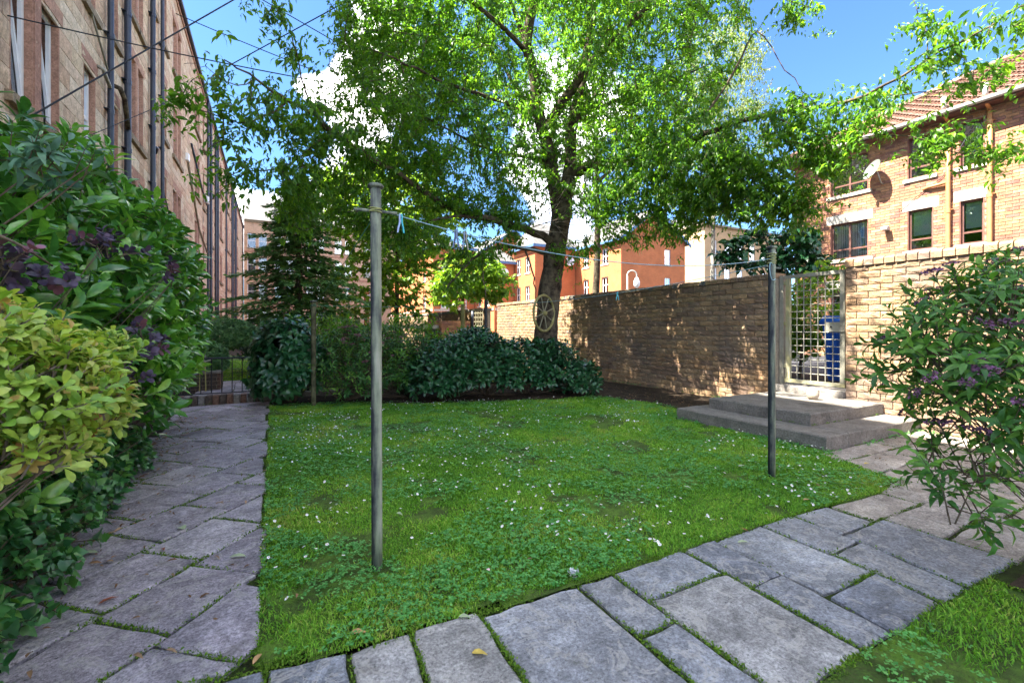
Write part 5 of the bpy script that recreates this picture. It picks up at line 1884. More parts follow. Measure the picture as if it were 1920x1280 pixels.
# far garden: beige wall, trellis, brick shed
fwl = Face((6.78, 0, 0), (0, 1, 0), (-1, 0, 0))
t = thing('far_garden_wall', 'pale sunlit garden wall far behind the low laurel bush', 'wall', (6.8, 19, 0))
mb = MB(); fwl.box(mb, 15.0, 30, -.05, 1.84, -.25, -.01); mb.build('mortar_core', M_MORTAR, t)
R = courses(15.0, 30, -.05, 1.82, .0865, .262, .011)
lay(t, fwl, R, M_BUFF, 'brick', TPL_ROCK, 120)
mb = MB(); fwl.box(mb, 14.95, 30, 1.85, 1.95, -.28, .03); mb.build('coping', M_CONC, t)
tr = thing('garden_trellis', 'pale square trellis at the far end of the shaded wall', 'trellis', (6.5, 14.6, 0))
q0, q1 = at(888, 700, 14.5), at(905, 700, 14.3)
dq = norm(np.array([q1[0] - q0[0], q1[1] - q0[1], 0.]))
for k in range(5):
    p_ = q0 + (q1 - q0) * k / 4
    rod(tr, 'slat', (p_[0], p_[1], -.02), (p_[0], p_[1], 1.75), .016, M_SPOKE, 4)
for k in range(12):
    rod(tr, 'slat', tuple(q0[:2]) + (.2 + k * .135,), tuple(q1[:2]) + (.2 + k * .135,), .014, M_SPOKE, 4)
sp = at(833, 700, 15.5)
sh = thing('brick_shed', 'small flat roofed brick bin store beyond the shrubs', 'shed', (sp[0], sp[1], 0))
mb = MB(); mb.box((sp[0] - .1, sp[1] + .01, -.05), (sp[0] + .95, sp[1] + 2.0, 1.46)); mb.build('mortar_core', M_MORTAR_D, sh)
fs = Face((0, sp[1], 0), (1, 0, 0), (0, -1, 0))
R = courses(sp[0] - .1, sp[0] + .95, -.05, 1.46, .08, .235, .011)
lay(sh, fs, R, M_RED, 'brick', TPL_R, 100)
fs2 = Face((sp[0] - .1, 0, 0), (0, 1, 0), (-1, 0, 0))
R = courses(sp[1], sp[1] + 2, -.05, 1.46, .08, .235, .011)
lay(sh, fs2, R, M_RED, 'brick', TPL_R, 60)
mb = MB(); mb.box((sp[0] - 1.5, sp[1] + .2, 1.2), (sp[0] - .13, sp[1] + 2, 1.32)); mb.build('roof_slab', M_PALE, sh)
for xx in (-1.45, -.3):
    mb = MB(); mb.box((sp[0] + xx, sp[1] + .3, -.05), (sp[0] + xx + .1, sp[1] + .4, 1.2)); mb.build('post', M_BLACK, sh)


# ------------------------------------------------------------------ trees
class Skel:
    """growing branch skeleton: nodes with position; limbs as tubes"""
    def __init__(self):
        self.P = np.zeros((0, 3))
        self.R = np.zeros(0)
        self.tubes = []

    def limb(self, pts, radii, sides=7, sub=4):
        pts = np.asarray(pts, float)
        n = len(pts)
        t = np.linspace(0, n - 1, (n - 1) * sub + 1)
        Q = []
        for x in t:                                   # Catmull-Rom through the points
            i = min(int(x), n - 2)
            f = x - i
            p0, p1, p2, p3 = pts[max(i - 1, 0)], pts[i], pts[i + 1], pts[min(i + 2, n - 1)]
            Q.append(.5 * ((2 * p1) + (-p0 + p2) * f + (2 * p0 - 5 * p1 + 4 * p2 - p3) * f * f + (-p0 + 3 * p1 - 3 * p2 + p3) * f ** 3))
        Q = np.array(Q)
        Q[1:-1] += RNG.normal(0, .012, Q[1:-1].shape)
        R = np.interp(t, np.arange(n), radii)
        self.tubes.append((Q, R, sides))
        self.P = np.concatenate([self.P, Q])
        self.R = np.concatenate([self.R, R])

    def reach(self, A, r0=.010, r1=.0025, sag=.05, sides=4, prefer_up=0.0, step=.22):
        """connect each attractor to the nearest part of the skeleton; returns twig directions"""
        if len(self.P):
            d0 = np.min(np.linalg.norm(A[:, None, :] - self.P[None, ::2, :], axis=2), axis=1)
        order = np.argsort(d0)
        P = np.zeros((len(self.P) + len(A) * 14, 3))
        P[:len(self.P)] = self.P
        n = len(self.P)
        D = np.zeros_like(A)
        for i in order:
            a = A[i]
            q = P[:n]
            dv = q - a
            c = np.sqrt((dv ** 2).sum(1)) + prefer_up * np.maximum(dv[:, 2], 0)
            j = int(np.argmin(c))
            b = q[j]
            L = np.linalg.norm(a - b)
            k = int(np.clip(L / step, 2, 10))
            t = np.linspace(0, 1, k + 1)[:, None]
            mid = (a + b) / 2 + np.array([0, 0, sag * L * 1.4]) + RNG.normal(0, .07 * L, 3)
            pts = (1 - t) ** 2 * b + 2 * t * (1 - t) * mid + t * t * a
            rr = np.linspace(min(r0 * (.5 + L), .03), r1, k + 1)
            self.tubes.append((pts, rr, sides))
            P[n:n + k] = pts[1:]
            n += k
            D[i] = (pts[-1] - pts[-2])
        return norm(D)

    def build(self, name, mat, root, part, min_r=0.0, max_r=9, kind=None):
        mb = MB()
        for Q, R, s in self.tubes:
            if min_r <= R[0] < max_r:
                mb.tube(Q, R, s, RNG.random(), cap=False)
        if mb.n:
            return mb.build(part, mat, root, smooth=True, kind=kind)


def ell(n, c, r, hollow=.35):
    d = rdir(n)
    k = RNG.uniform(hollow ** 3, 1, n) ** (1 / 3)
    return np.asarray(c) + d * np.asarray(r) * k[:, None]


def twig_leaves(A, D, n, size, back=.35, droop=.55, spread=.75):
    """n leaves along the last stretch of each twig, hanging a little"""
    k = len(A)
    LP, LD, LN, LS = [], [], [], []
    side = norm(np.cross(D, np.array([0, 0, 1.0]) + RNG.normal(0, .2, (k, 3))))
    for j in range(n):
        t = (j + RNG.random(k)) / n
        sg = 1 if j % 2 else -1
        p = A - D * (back * (1 - t))[:, None] + RNG.normal(0, .015, (k, 3))
        d = D * (.3 + .5 * t)[:, None] + side * (sg * spread * RNG.uniform(.5, 1.2, k))[:, None] + np.array([0, 0, -droop]) * RNG.uniform(.5, 1.5, k)[:, None] + RNG.normal(0, .25, (k, 3))
        LP.append(p); LD.append(norm(d)); LN.append(norm(np.array([0, 0, 1.0]) + RNG.normal(0, .45, (k, 3)) + side * sg * .3)); LS.append(size * RNG.uniform(.5, 1.3, k))
    return np.concatenate(LP), np.concatenate(LD), np.concatenate(LN), np.concatenate(LS)


def cherry():
    base = np.array([4.93, 7.62, 0.0])
    t = thing('cherry_tree', 'large leafy cherry tree leaning over the lawn by the brick wall, forked dark trunk', 'tree', base)
    S = Skel()

    def L(*q):
        S.limb([at(u, v, d) for u, v, d, r in q], [r for *_, r in q], 9 if q[0][3] > .08 else 6)
    b0 = [base + np.array([0, 0, -.1]), base + np.array([-.02, 0, .12])]
    tr = [at(u, v, d) for u, v, d in ((1024, 660, 8.95), (1026, 600, 8.95), (1031, 540, 8.95), (1040, 480, 8.9), (1050, 420, 8.88), (1056, 375, 8.86))]
    S.limb(b0 + tr, [.40, .30, .235, .21, .20, .19, .185, .20], 14, 4)
    # bark ridges: the trunk's own tubes get a few raised strands
    for k in range(6):
        a = 2 * PI * k / 6 + .3
        off = np.array([math.cos(a), math.sin(a), 0])
        S.limb([p + off * r for p, r in zip(b0 + tr, [.39, .28, .21, .19, .18, .17, .165, .15])], [.08, .065, .05, .042, .04, .04, .036, .025], 6, 3)
    L((1048, 400, 8.86, .14), (1032, 300, 8.75, .125), (1014, 230, 8.65, .11), (1002, 150, 8.5, .10), (988, 85, 8.45, .09), (1000, 10, 8.35, .09), (1012, -90, 8.3, .07), (1000, -220, 8.2, .04))
    L((1058, 400, 8.9, .13), (1068, 310, 8.95, .11), (1076, 225, 9.0, .11), (1098, 120, 9.1, .09), (1112, 0, 9.2, .075), (1124, -130, 9.2, .05), (1130, -230, 9.2, .03))
    L((1024, 240, 8.66, .10), (1062, 182, 8.4, .085), (1112, 112, 8.2, .07), (1170, 58, 8.0, .06), (1224, 0, 7.8, .05), (1290, -90, 7.6, .035), (1340, -160, 7.5, .02))
    L((1076, 330, 8.9, .10), (1112, 310, 8.5, .085), (1165, 308, 8.2, .075), (1230, 290, 7.8, .065), (1290, 262, 7.4, .052), (1360, 236, 7.0, .04), (1440, 215, 6.6, .03), (1560, 196, 6.0, .022),
      (1640, 170, 5.6, .017), (1740, 112, 5.2, .013), (1830, 62, 4.9, .010), (1930, 8, 4.6, .006))
    L((1040, 452, 8.85, .085), (985, 430, 8.3, .068), (900, 405, 7.8, .058), (840, 386, 7.4, .05), (790, 356, 7.0, .042), (740, 320, 6.6, .036), (680, 286, 6.2, .031), (622, 246, 5.8, .034),
      (586, 214, 5.6, .026), (540, 190, 5.2, .018), (480, 150, 4.8, .012), (420, 112, 4.5, .006))
    L((1028, 475, 8.8, .05), (965, 462, 8.3, .036), (905, 472, 7.8, .03), (868, 505, 7.4, .02), (838, 540, 7.2, .010))
    L((905, 408, 7.8, .035), (850, 404, 7.4, .024), (790, 418, 7.1, .02), (740, 432, 6.8, .013), (690, 470, 6.6, .007))
    L((905, 474, 7.8, .02), (905, 515, 7.7, .012), (912, 560, 7.6, .006))
    L((985, 470, 8.5, .02), (1000, 520, 8.4, .014), (1005, 560, 8.4, .010), (1012, 575, 8.4, .008))
    L((988, 100, 8.45, .05), (930, 40, 7.9, .04), (850, -20, 7.4, .03), (770, -60, 7.0, .02))
    L((1010, 215, 8.6, .05), (940, 190, 8.0, .036), (850, 160, 7.5, .026), (760, 120, 7.1, .016), (690, 90, 6.9, .008))
    L((1032, 300, 8.75, .045), (960, 290, 8.6, .03), (890, 270, 8.4, .022), (800, 220, 8.0, .012))
    L((1076, 225, 9.0, .05), (1150, 190, 9.3, .038), (1240, 160, 9.5, .026), (1330, 120, 9.4, .014))
    L((1440, 215, 6.6, .016), (1500, 240, 6.2, .011), (1580, 265, 5.9, .009), (1680, 250, 5.6, .007), (1780, 280, 5.3, .006), (1880, 300, 5.1, .003))
    L((1300, 262, 7.4, .03), (1360, 300, 7.0, .02), (1430, 345, 6.7, .012), (1500, 380, 6.5, .006))
    L((1640, 170, 5.6, .010), (1700, 178, 5.5, .008), (1790, 160, 5.3, .006), (1900, 130, 5.1, .003))
    L((1740, 112, 5.2, .007), (1735, 60, 5.2, .005), (1718, 10, 5.3, .004), (1690, -30, 5.4, .003))
    L((1290, 262, 7.4, .025), (1380, 130, 7.0, .016), (1420, 60, 6.8, .01), (1475, 130, 6.5, .007), (1530, 200, 6.2, .004))
    L((1224, 0, 7.8, .03), (1330, -20, 7.2, .02), (1440, -10, 6.7, .012), (1530, 20, 6.4, .005))
    L((540, 190, 5.2, .012), (470, 230, 5.0, .009), (400, 215, 4.7, .006), (340, 190, 4.5, .003))
    L((622, 246, 5.8, .012), (540, 310, 5.5, .009), (450, 330, 5.2, .006), (390, 380, 5.0, .003))
    L((586, 214, 5.6, .012), (560, 120, 5.3, .008), (540, 40, 5.2, .005), (500, 10, 5.0, .003))
    L((480, 150, 4.8, .006), (440, 160, 4.6, .005), (390, 130, 4.4, .003), (345, 120, 4.3, .002))
    # limbs away from the lawn, to fill out the crown
    for q in ([(1076, 225, 9.0), (1130, 160, 10.2), (1180, 80, 11.2)], [(1014, 230, 8.65), (960, 150, 9.8), (900, 60, 10.8)], [(1000, 10, 8.35), (1060, -80, 7.2), (1120, -140, 6.4)], [(988, 85, 8.45), (930, -60, 8.8), (860, -160, 9)]):
        S.limb([at(*p) for p in q], [.05, .03, .012], 6)
    A = []
    main_c = at(1020, 70, 8.8)
    main = ell(5600, main_c, (4.0, 3.6, 3.3), .25)
    dens = np.array([n3(p, .75, 2.0) + .5 * n3(p, 1.7, 7.0) for p in main])
    shade = (main[:, 0] + (main[:, 2] - 1.1) / 1.53 > 5.6) & (main[:, 0] + (main[:, 2] - 2.24) / 1.53 < 6.8)    # its shadow falls on the brick wall
    thin = np.array([n3(p, 1.5, 12.0) for p in main])
    main = main[(dens > -.29) & (~shade | ((dens > -.12) & (thin > -.06)))]
    A.append(main[main[:, 2] > 2.4])
    for (u, v, d), r, n in (((1290, 310, 7.2), (1.0, 1.0, .8), 280), ((1180, 260, 7.8), (.9, .9, .9), 150), ((1420, 300, 6.8), (.75, .75, .6), 110),
                            ((1500, 230, 6.3), (.55, .55, .40), 46), ((1580, 240, 5.9), (.45, .45, .3), 26), ((1660, 200, 5.6), (.40, .4, .25), 20), ((1780, 110, 5.1), (.35, .3, .18), 16),
                            ((1860, 60, 4.8), (.25, .25, .12), 8), ((1760, 270, 5.4), (.38, .3, .13), 20), ((1860, 292, 5.15), (.25, .22, .09), 12), ((1720, 45, 5.25), (.14, .14, .2), 9), ((1850, 140, 5.2), (.3, .25, .08), 12),
                            ((1480, 20, 6.5), (.4, .35, .16), 18), ((1470, 390, 6.6), (.3, .3, .22), 24),
                            ((700, 230, 6.7), (.95, .9, .7), 150), ((640, 300, 6.2), (.65, .6, .45), 62), ((560, 240, 5.5), (.5, .5, .32), 36), ((480, 220, 5.0), (.42, .4, .3), 22),
                            ((400, 170, 4.6), (.28, .26, .18), 10), ((350, 190, 4.5), (.13, .13, .11), 7), ((520, 30, 5.1), (.14, .12, .12), 8), ((545, 110, 5.3), (.13, .12, .14), 8), ((450, 340, 5.2), (.30, .28, .17), 12), ((410, 280, 4.9), (.22, .2, .2), 6), ((560, 330, 5.6), (.4, .4, .2), 20), ((770, 120, 9.4), (1.7, 1.5, 1.3), 560), ((790, 20, 9.4), (1.8, 1.5, 1.2), 420), ((1180, 380, 7.6), (.8, .6, .35), 100), ((1330, 380, 7.2), (.7, .5, .4), 110),
                            ((800, 330, 7.2), (.8, .7, .6), 110), ((760, 440, 7.0), (.55, .5, .35), 52), ((880, 480, 7.6), (.6, .5, .36), 44), ((950, 440, 8.2), (.5, .5, .4), 36), ((690, 400, 6.8), (.5, .5, .4), 44),
                            ((1080, 470, 8.4), (.5, .4, .35), 26), ((1180, 440, 8.0), (.6, .5, .3), 30), ((1130, 390, 8.1), (.6, .5, .35), 40), ((1260, 430, 7.5), (.6, .4, .25), 50), ((860, 540, 7.3), (.3, .25, .14), 12), ((620, 385, 6.3), (.6, .5, .3), 40), ((570, 400, 6.0), (.4, .4, .25), 20), ((880, 385, 7.7), (.7, .4, .3), 60), ((960, 400, 8.2), (.5, .4, .3), 40), ((960, 330, 8.4), (.8, .6, .5), 70), ((1010, 250, 8.2), (.7, .5, .6), 60), ((1490, 330, 6.4), (.5, .5, .4), 56), ((1430, 400, 6.7), (.5, .4, .3), 44), ((1560, 310, 6.1), (.35, .35, .28), 26), ((1530, 400, 6.4), (.3, .3, .2), 14)):
        A.append(ell(n, at(u, v, d), r, .1))
    A = np.concatenate(A)
    uu, vv, dd = project(A)
    A = A[(dd > 2.5) & (A[:, 2] > 1.55)]
    # keep the trunk and the low view under the crown open
    keep = np.ones(len(A), bool)
    uu, vv, dd = project(A)
    inv = (np.abs(uu - 1040) < 46) & (vv > 180) & (vv < 470) & (dd < 8.7)
    keep &= ~(inv & (RNG.random(len(A)) < .35))
    A = A[keep]
    D = S.reach(A)
    S.build('cherry', M_BARK, t, 'trunk', .11)
    S.build('cherry', M_BARK, t, 'limbs', .028, .11)
    S.build('cherry', M_TWIG, t, 'twigs', 0, .028, kind='stuff')
    P, Dl, Nn, Sz = twig_leaves(A, D, 19, .092, .36, .6)
    extra = A + RNG.normal(0, .14, A.shape)
    P2, D2, N2, S2 = twig_leaves(extra, norm(D + RNG.normal(0, .4, D.shape)), 10, .09, .25, .6)
    P, Dl, Nn, Sz = (np.concatenate(x) for x in ((P, P2), (Dl, D2), (Nn, N2), (Sz, S2)))
    emit_leaves(t, P, Dl, Nn, Sz, T_CHERRY, L_CHERRY, np.clip(RNG.normal(.38, .27, len(P)), 0, 1), 300, far_tpl=T_NARROW)
    # a few pale bare twigs hanging round the fork
    ends = at(1080, 400, 8.2) + RNG.normal(0, .55, (40, 3)) * np.array([1, .8, .8])
    stems([at(1040, 420, 8.65), at(1070, 330, 8.7), at(985, 430, 8.3)], ends, .006, .002, M_DEADTWIG, t, 'bare_twigs', 4, .3)
    return t


cherry()

# wooden wheel hung on the trunk
def wheel():
    c = at(1020, 587, 8.52)
    t = thing('wagon_wheel', 'old lichen covered wooden wheel hanging on the cherry trunk', 'wheel', c)
    n_ = norm(np.array([-.90, -.30, .0]) + .0)
    # turned so that it reads as a narrow ellipse from the lawn
    view = norm(np.array([c[0], c[1], 0])); perp = np.array([view[1], -view[0], 0])
    u1 = norm(perp * .56 + view * .83); u2 = np.array([0, 0, 1.0])
    th = np.linspace(0, 2 * PI, 41)
    R_ = .335
    mb = MB(); mb.tube(c + u1 * (R_ * np.cos(th))[:, None] + u2 * (R_ * np.sin(th))[:, None], [.024 + .004 * math.sin(9 * x) for x in th], 8); mb.build('rim', M_WOODGREEN, t, smooth=True)
    n_ = np.cross(u1, u2)
    for k in range(8):
        a = 2 * PI * k / 8 + .3
        e = c + (u1 * math.cos(a) + u2 * math.sin(a)) * R_
        MB().tube([c + (e - c) * .1, (c + e) / 2, e], [.014, .011, .012], 6).build('spoke', M_SPOKE, t)
    MB().tube([c - n_ * .06, c - n_ * .03, c + n_ * .03, c + n_ * .06], [.03, .045, .045, .03], 10).build('hub', M_WOODGREEN, t)


wheel()


def tree(label, cat, base, h, blobs, n, leaf, size, mat, tpl=T_SMALL, bark=M_BARK, r=.12, lean=(0, 0), name='tree', droop=.3, group=None, gap=-.25, nl=14, limbs=10, n_obj=0, back=.3, sag=.05, cell=14):
    base = np.asarray(base, float)
    t = thing(name, label, cat, base, group)
    S = Skel()
    tp = [base + np.array([lean[0] * z, lean[1] * z, z * h]) + np.array([math.sin(z * 5) * .06, math.cos(z * 4) * .05, 0]) for z in np.linspace(-.02, 1, 8)]
    S.limb(tp, np.linspace(r, r * .2, 8), 8, 2)
    for _ in range(limbs):
        c, rr = blobs[RNG.integers(len(blobs))]
        e = np.asarray(c) + rdir(1)[0] * np.asarray(rr) * .75
        z = np.clip((e[2] - base[2]) / h * .75, .15, .95)
        s_ = base + np.array([lean[0] * z, lean[1] * z, z * h])
        S.limb([s_, (s_ + e) / 2 + np.array([0, 0, .1]), e], [r * .35, r * .2, r * .08], 5, 3)
    w = np.array([np.prod(b_[1]) for b_ in blobs]); w = w / w.sum()
    A = np.concatenate([ell(int(n * k) + 1, c, rr, .45) for (c, rr), k in zip(blobs, w)])
    A = A[np.array([n3(p, .9, base[0]) + .5 * n3(p, 2.1, 3) > gap for p in A])]
    A = A[A[:, 2] > base[2] + .15]
    D = S.reach(A, r0=.012, r1=.003, sag=sag)
    S.build('t', bark, t, 'trunk', r * .5)
    S.build('t', bark, t, 'branches', 0, r * .5, kind='stuff')
    P, Dl, Nn, Sz = twig_leaves(A, D, nl, size, back, droop)
    emit_leaves(t, P, Dl, Nn, Sz, tpl, mat, np.clip(RNG.normal(.45, .27, len(P)), 0, 1), n_obj, mass='crown', cell=cell)
    return t


c_ = at(735, 405, 19.5)
tree('bushy yellow green tree behind the lawn, backlit, left of the cherry trunk', 'tree', (4.7, 19.6, 0), 8.2, [(c_, (2.6, 2.5, 3.0)), (at(680, 540, 18.5), (1.9, 1.9, 1.3)), (at(790, 530, 18.7), (1.5, 1.5, 1.4)), (at(660, 380, 19.8), (2.1, 2.0, 1.8)), (at(810, 420, 19.5), (1.6, 1.6, 1.7))], 2600,
     None, .19, L_LIME, T_SMALL, r=.13, name='broadleaf_tree', group='background trees', n_obj=0, nl=16)
tree('small bright golden green tree in front of the orange flats', 'tree', at(868, 616, 17.5) * np.array([1, 1, 0]), 3.6, [(at(880, 520, 17.5), (1.5, 1.3, 1.0)), (at(855, 550, 17), (1.1, 1.0, .7)), (at(920, 535, 17.5), (1.0, 1, .8))], 900,
     None, .15, L_LIME, T_SMALL, r=.10, name='broadleaf_tree', group='background trees', nl=14)
st = at(1117, 540, 13.0)
tree('tall straight dark trunked tree just behind the shaded brick wall', 'tree', (st[0], st[1], .29), 8.8, [(at(1120, 90, 13), (1.8, 1.6, 2.2)), (at(1240, 180, 12.6), (1.2, 1.2, 1.2))], 420,
     None, .10, L_CHERRY, T_SMALL, r=.125, name='slender_tree', group='background trees', gap=-.1, limbs=7)
bz_ = at(1335, 540, 15.5)
tree('pale birch with drooping foliage behind the brick wall', 'tree', (bz_[0], bz_[1], .29), 9.5, [(at(1350, 150, 15.5), (1.7, 1.6, 2.2)), (at(1310, 330, 15), (1.5, 1.4, 1.5)), (at(1400, 260, 15), (1.0, 1.0, 1.6))], 1300,
     None, .09, L_BIRCH, T_SMALL, bark=M_BARKPALE, r=.10, name='birch_tree', droop=1.6, group='background trees', nl=16, back=.9, gap=-.2)
tree('dark big leaved tree behind the wall beside the gate', 'tree', (9.35, 5.95, .29), 2.6, [(at(1455, 455, 9.5), (.85, .75, .50)), (at(1400, 480, 9.4), (.6, .6, .4)), (at(1500, 490, 9.4), (.55, .5, .35))], 330,
     None, .17, L_SHRUB_D, T_BROAD, r=.07, name='broadleaf_tree', group='background trees', nl=9, n_obj=0)
tree('sycamore sprig with lime leaves just above the gate, behind the wall', 'tree', (8.6, 4.9, .29), 2.0, [(at(1545, 530, 8.2), (.45, .45, .30)), (at(1490, 560, 8.4), (.4, .4, .3)), (at(1560, 490, 8.2), (.22, .2, .2))], 90,
     None, .12, L_LIME, T_BROAD, r=.03, name='sapling', nl=9)


def conifer():
    base = np.array(at(560, 616, 13.2)); base[2] = 0
    t = thing('conifer_tree', 'dark green conifer with drooping tiers before the far tenement', 'tree', base, 'background trees')
    H = 5.6
    mb = MB(); mb.tube([base + np.array([0, 0, z]) for z in (-.05, 2, 4, H)], [.13, .10, .06, .012], 8); mb.build('trunk', M_BARK, t, smooth=True)
    bm = MB()
    P, D, Nn, S_ = [], [], [], []
    for i in range(150):
        z = .9 + (H - 1.0) * (i / 150) ** .9
        L = (1 - (z - .3) / H) ** .8 * 2.15 * random.choice((.55, .8, .95, 1.1, 1.2)) * random.uniform(.85, 1.1) + .1
        a = i * 2.4 + random.uniform(-.3, .3)
        d = np.array([math.cos(a), math.sin(a), 0])
        tt = np.linspace(0, 1, 9)
        pts = base + np.array([0, 0, z]) + d * (L * tt)[:, None] + np.array([0, 0, 1]) * (L * (.10 * tt - .38 * tt ** 2 + .12 * tt ** 3))[:, None]
        bm.tube(pts, np.linspace(.016, .003, 9), 4, cap=False)
        sdv = np.cross(d, [0, 0, 1])
        k = int(50 + L * 150)
        for j in range(k):
            q = (.12 + .88 * random.random())
            p = np.array([np.interp(q, tt, pts[:, m]) for m in range(3)])
            sg = random.choice((-1, 1))
            w = .34 * L * (1 - .75 * q) * random.random() ** .6
            P.append(p + sdv * sg * w + d * w * .5 + np.array([0, 0, -w * .28 + random.uniform(-.03, .03)]))
            D.append(d * .7 + sdv * sg * random.uniform(.3, 1) + np.array([0, 0, random.uniform(-.6, .25)]))
            Nn.append(np.array([0, 0, 1.]) + RNG.normal(0, .4, 3)); S_.append(random.uniform(.10, .20))
    bm.build('branches', M_BARK, t, kind='stuff')
    emit_leaves(t, P, D, Nn, S_, leaf_tpl([(.5, .15)], .05, .1), L_CONIFER, None, 0, mass='needles')


conifer()


# ------------------------------------------------------------------ shrubs
def shrub(name, label, blobs, n, n_leaf, length, size, mat, tpl, base, stem_r=(.016, .004), n_stems=26, up=.5, out=.7, droop=0.0, shell=.3, lump=.25, ls=2.0, group=None, n_obj=300,
          zmin=-.5, cat='shrub', stem_mat=None, inner=.35, rnd_mu=.45, rnd_sd=.25, min_px=9, cell=10, spread=.9, floor=.03, twigs=True):
    base = np.asarray(base, float).reshape(-1, 3)
    t = thing(name, label, cat, base.mean(0), group)
    P, Nn = blob_points(blobs, n, shell, zmin, lump, ls, floor)
    LP, LD, LN, LS, sd = shoots(P, Nn, n_leaf, length, size, up, out, spread, droop)
    r = np.clip(np.tile(RNG.normal(rnd_mu, rnd_sd, len(P)), n_leaf) + RNG.normal(0, .12, len(LP)), 0, 1)
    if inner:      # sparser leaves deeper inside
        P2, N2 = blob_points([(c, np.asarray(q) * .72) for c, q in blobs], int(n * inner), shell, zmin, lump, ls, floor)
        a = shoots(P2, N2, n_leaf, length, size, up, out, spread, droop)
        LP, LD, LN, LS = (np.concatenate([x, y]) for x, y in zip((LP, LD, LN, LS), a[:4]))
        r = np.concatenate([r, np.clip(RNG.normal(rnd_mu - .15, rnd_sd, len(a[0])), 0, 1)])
    stems(base, P[RNG.integers(0, len(P), n_stems)], *stem_r, stem_mat or M_TWIG, t)
    mb = MB()
    for i in range(len(P) if twigs else 1):
        mb.tube([P[i] - sd[i] * length * .8, P[i], P[i] + sd[i] * length], [.0035, .003, .0015], 3, cap=False)
    mb.build('shoots', stem_mat or M_TWIG, t, kind='stuff')
    emit_leaves(t, LP, LD, LN, LS, tpl, mat, r, n_obj, min_px=min_px, cell=cell)
    return t, P, sd


# tall laurel hedge along the left path
shrub('laurel_hedge', 'tall glossy laurel hedge along the left path below the tenement',
      [((-1.75, 2.3, .88), (.84, .85, .90)), ((-1.72, 3.1, 1.0), (.88, .9, 1.08)), ((-1.70, 4.1, 1.15), (.95, .95, 1.34)), ((-1.68, 5.2, 1.25), (.97, 1.0, 1.48)), ((-1.70, 6.3, 1.2), (.96, .95, 1.46)), ((-1.8, 1.5, .9), (.6, .6, .80))],
      2700, 7, .16, .125, L_LAUREL, T_LAUREL, [(-1.8, y, -.05) for y in (1.6, 2.4, 3.1, 3.9, 4.7, 5.5, 6.3)], (.012, .003), up=.75, out=.8, shell=.22, lump=.16, ls=1.6, n_stems=24, zmin=-.55, rnd_mu=.45, cell=16, cat='hedge')
# lime leaved shrub leaning in at the left
shrub('lime_shrub', 'lime yellow leaved shrub leaning over the left path, nearest on the left',
      [(at(20, 740, 1.25), (.20, .22, .13)), (at(115, 765, 1.4), (.15, .18, .11)), (at(-30, 850, 1.2), (.22, .2, .10)), (at(190, 675, 1.6), (.07, .10, .05)), (at(175, 790, 1.5), (.10, .13, .06)), (at(-120, 680, 1.2), (.26, .26, .16)), (at(50, 670, 1.4), (.10, .12, .05))],
      860, 6, .05, .039, L_YELLOW, T_OBOV, [(-1.35, 1.15, -.02), (-1.3, 1.35, -.02), (-1.25, 1.0, -.02)], (.008, .002), 26, .8, .7, 0, .35, .3, 5, rnd_mu=.40, rnd_sd=.24, cell=14, stem_mat=M_DEADTWIG, floor=.35, spread=.75)
# purple leaved shrub growing through the laurel
shrub('purple_shrub', 'dark purple round leaved shrub growing through the laurel hedge',
      [(at(200, 470, 2.0), (.10, .12, .05)), (at(60, 520, 1.7), (.12, .12, .06)), (at(120, 530, 1.8), (.08, .08, .04)), (at(300, 520, 2.5), (.07, .09, .10)), (at(272, 650, 2.1), (.05, .07, .10)), (at(262, 720, 2.05), (.04, .06, .07)), (at(20, 495, 1.5), (.07, .07, .05)), (at(170, 480, 1.95), (.05, .05, .05))],
      38, 8, .05, .030, L_PURPLE, T_ROUND, [(-1.3, 1.9, -.02), (-1.25, 2.2, -.02)], (.004, .0015), 12, .6, .8, 0, .3, .3, 6, rnd_mu=.4, rnd_sd=.28, stem_mat=M_BARK, cell=10, n_obj=300, floor=.3)
# serrated blue green top growth near the camera
shrub('mahonia_shrub', 'blue green toothed leaf shrub poking above the laurel hedge at the far left',
      [(at(30, 300, 2.2), (.16, .2, .07)), (at(120, 320, 2.3), (.14, .14, .05))], 22, 6, .10, .085, leaf_mat('blue_green_leaf', [(.05, .13, .09), (.08, .19, .12), (.12, .24, .12)], .2, .5, .4), T_LANCE,
      [(-1.9, 1.9, -.02)], (.008, .003), 5, .5, .9, .35, .3, .2, 4, cell=14, floor=.5)
# ivy along the path edge
shrub('ivy_plant', 'ivy spreading over the left path edge below the lime shrub',
      [((-1.02, 2.05, .16), (.20, .36, .34)), ((-1.05, 2.6, .15), (.22, .36, .36)), ((-1.10, 3.2, .18), (.22, .40, .36)), ((-1.12, 3.9, .12), (.20, .4, .26)), ((-.98, 1.6, .25), (.26, .36, .40)), ((-1.12, 4.7, .10), (.17, .5, .2)), ((-1.15, 2.4, .42), (.2, .5, .26))],
      760, 5, .07, .052, L_IVY, T_IVY, [(-1.2, y, 0) for y in (1.5, 2.2, 3.0, 3.8)], (.005, .002), 40, .35, .9, .1, .2, .25, 4, cell=14, cat='ivy', floor=.01, rnd_mu=.48, zmin=-.35)
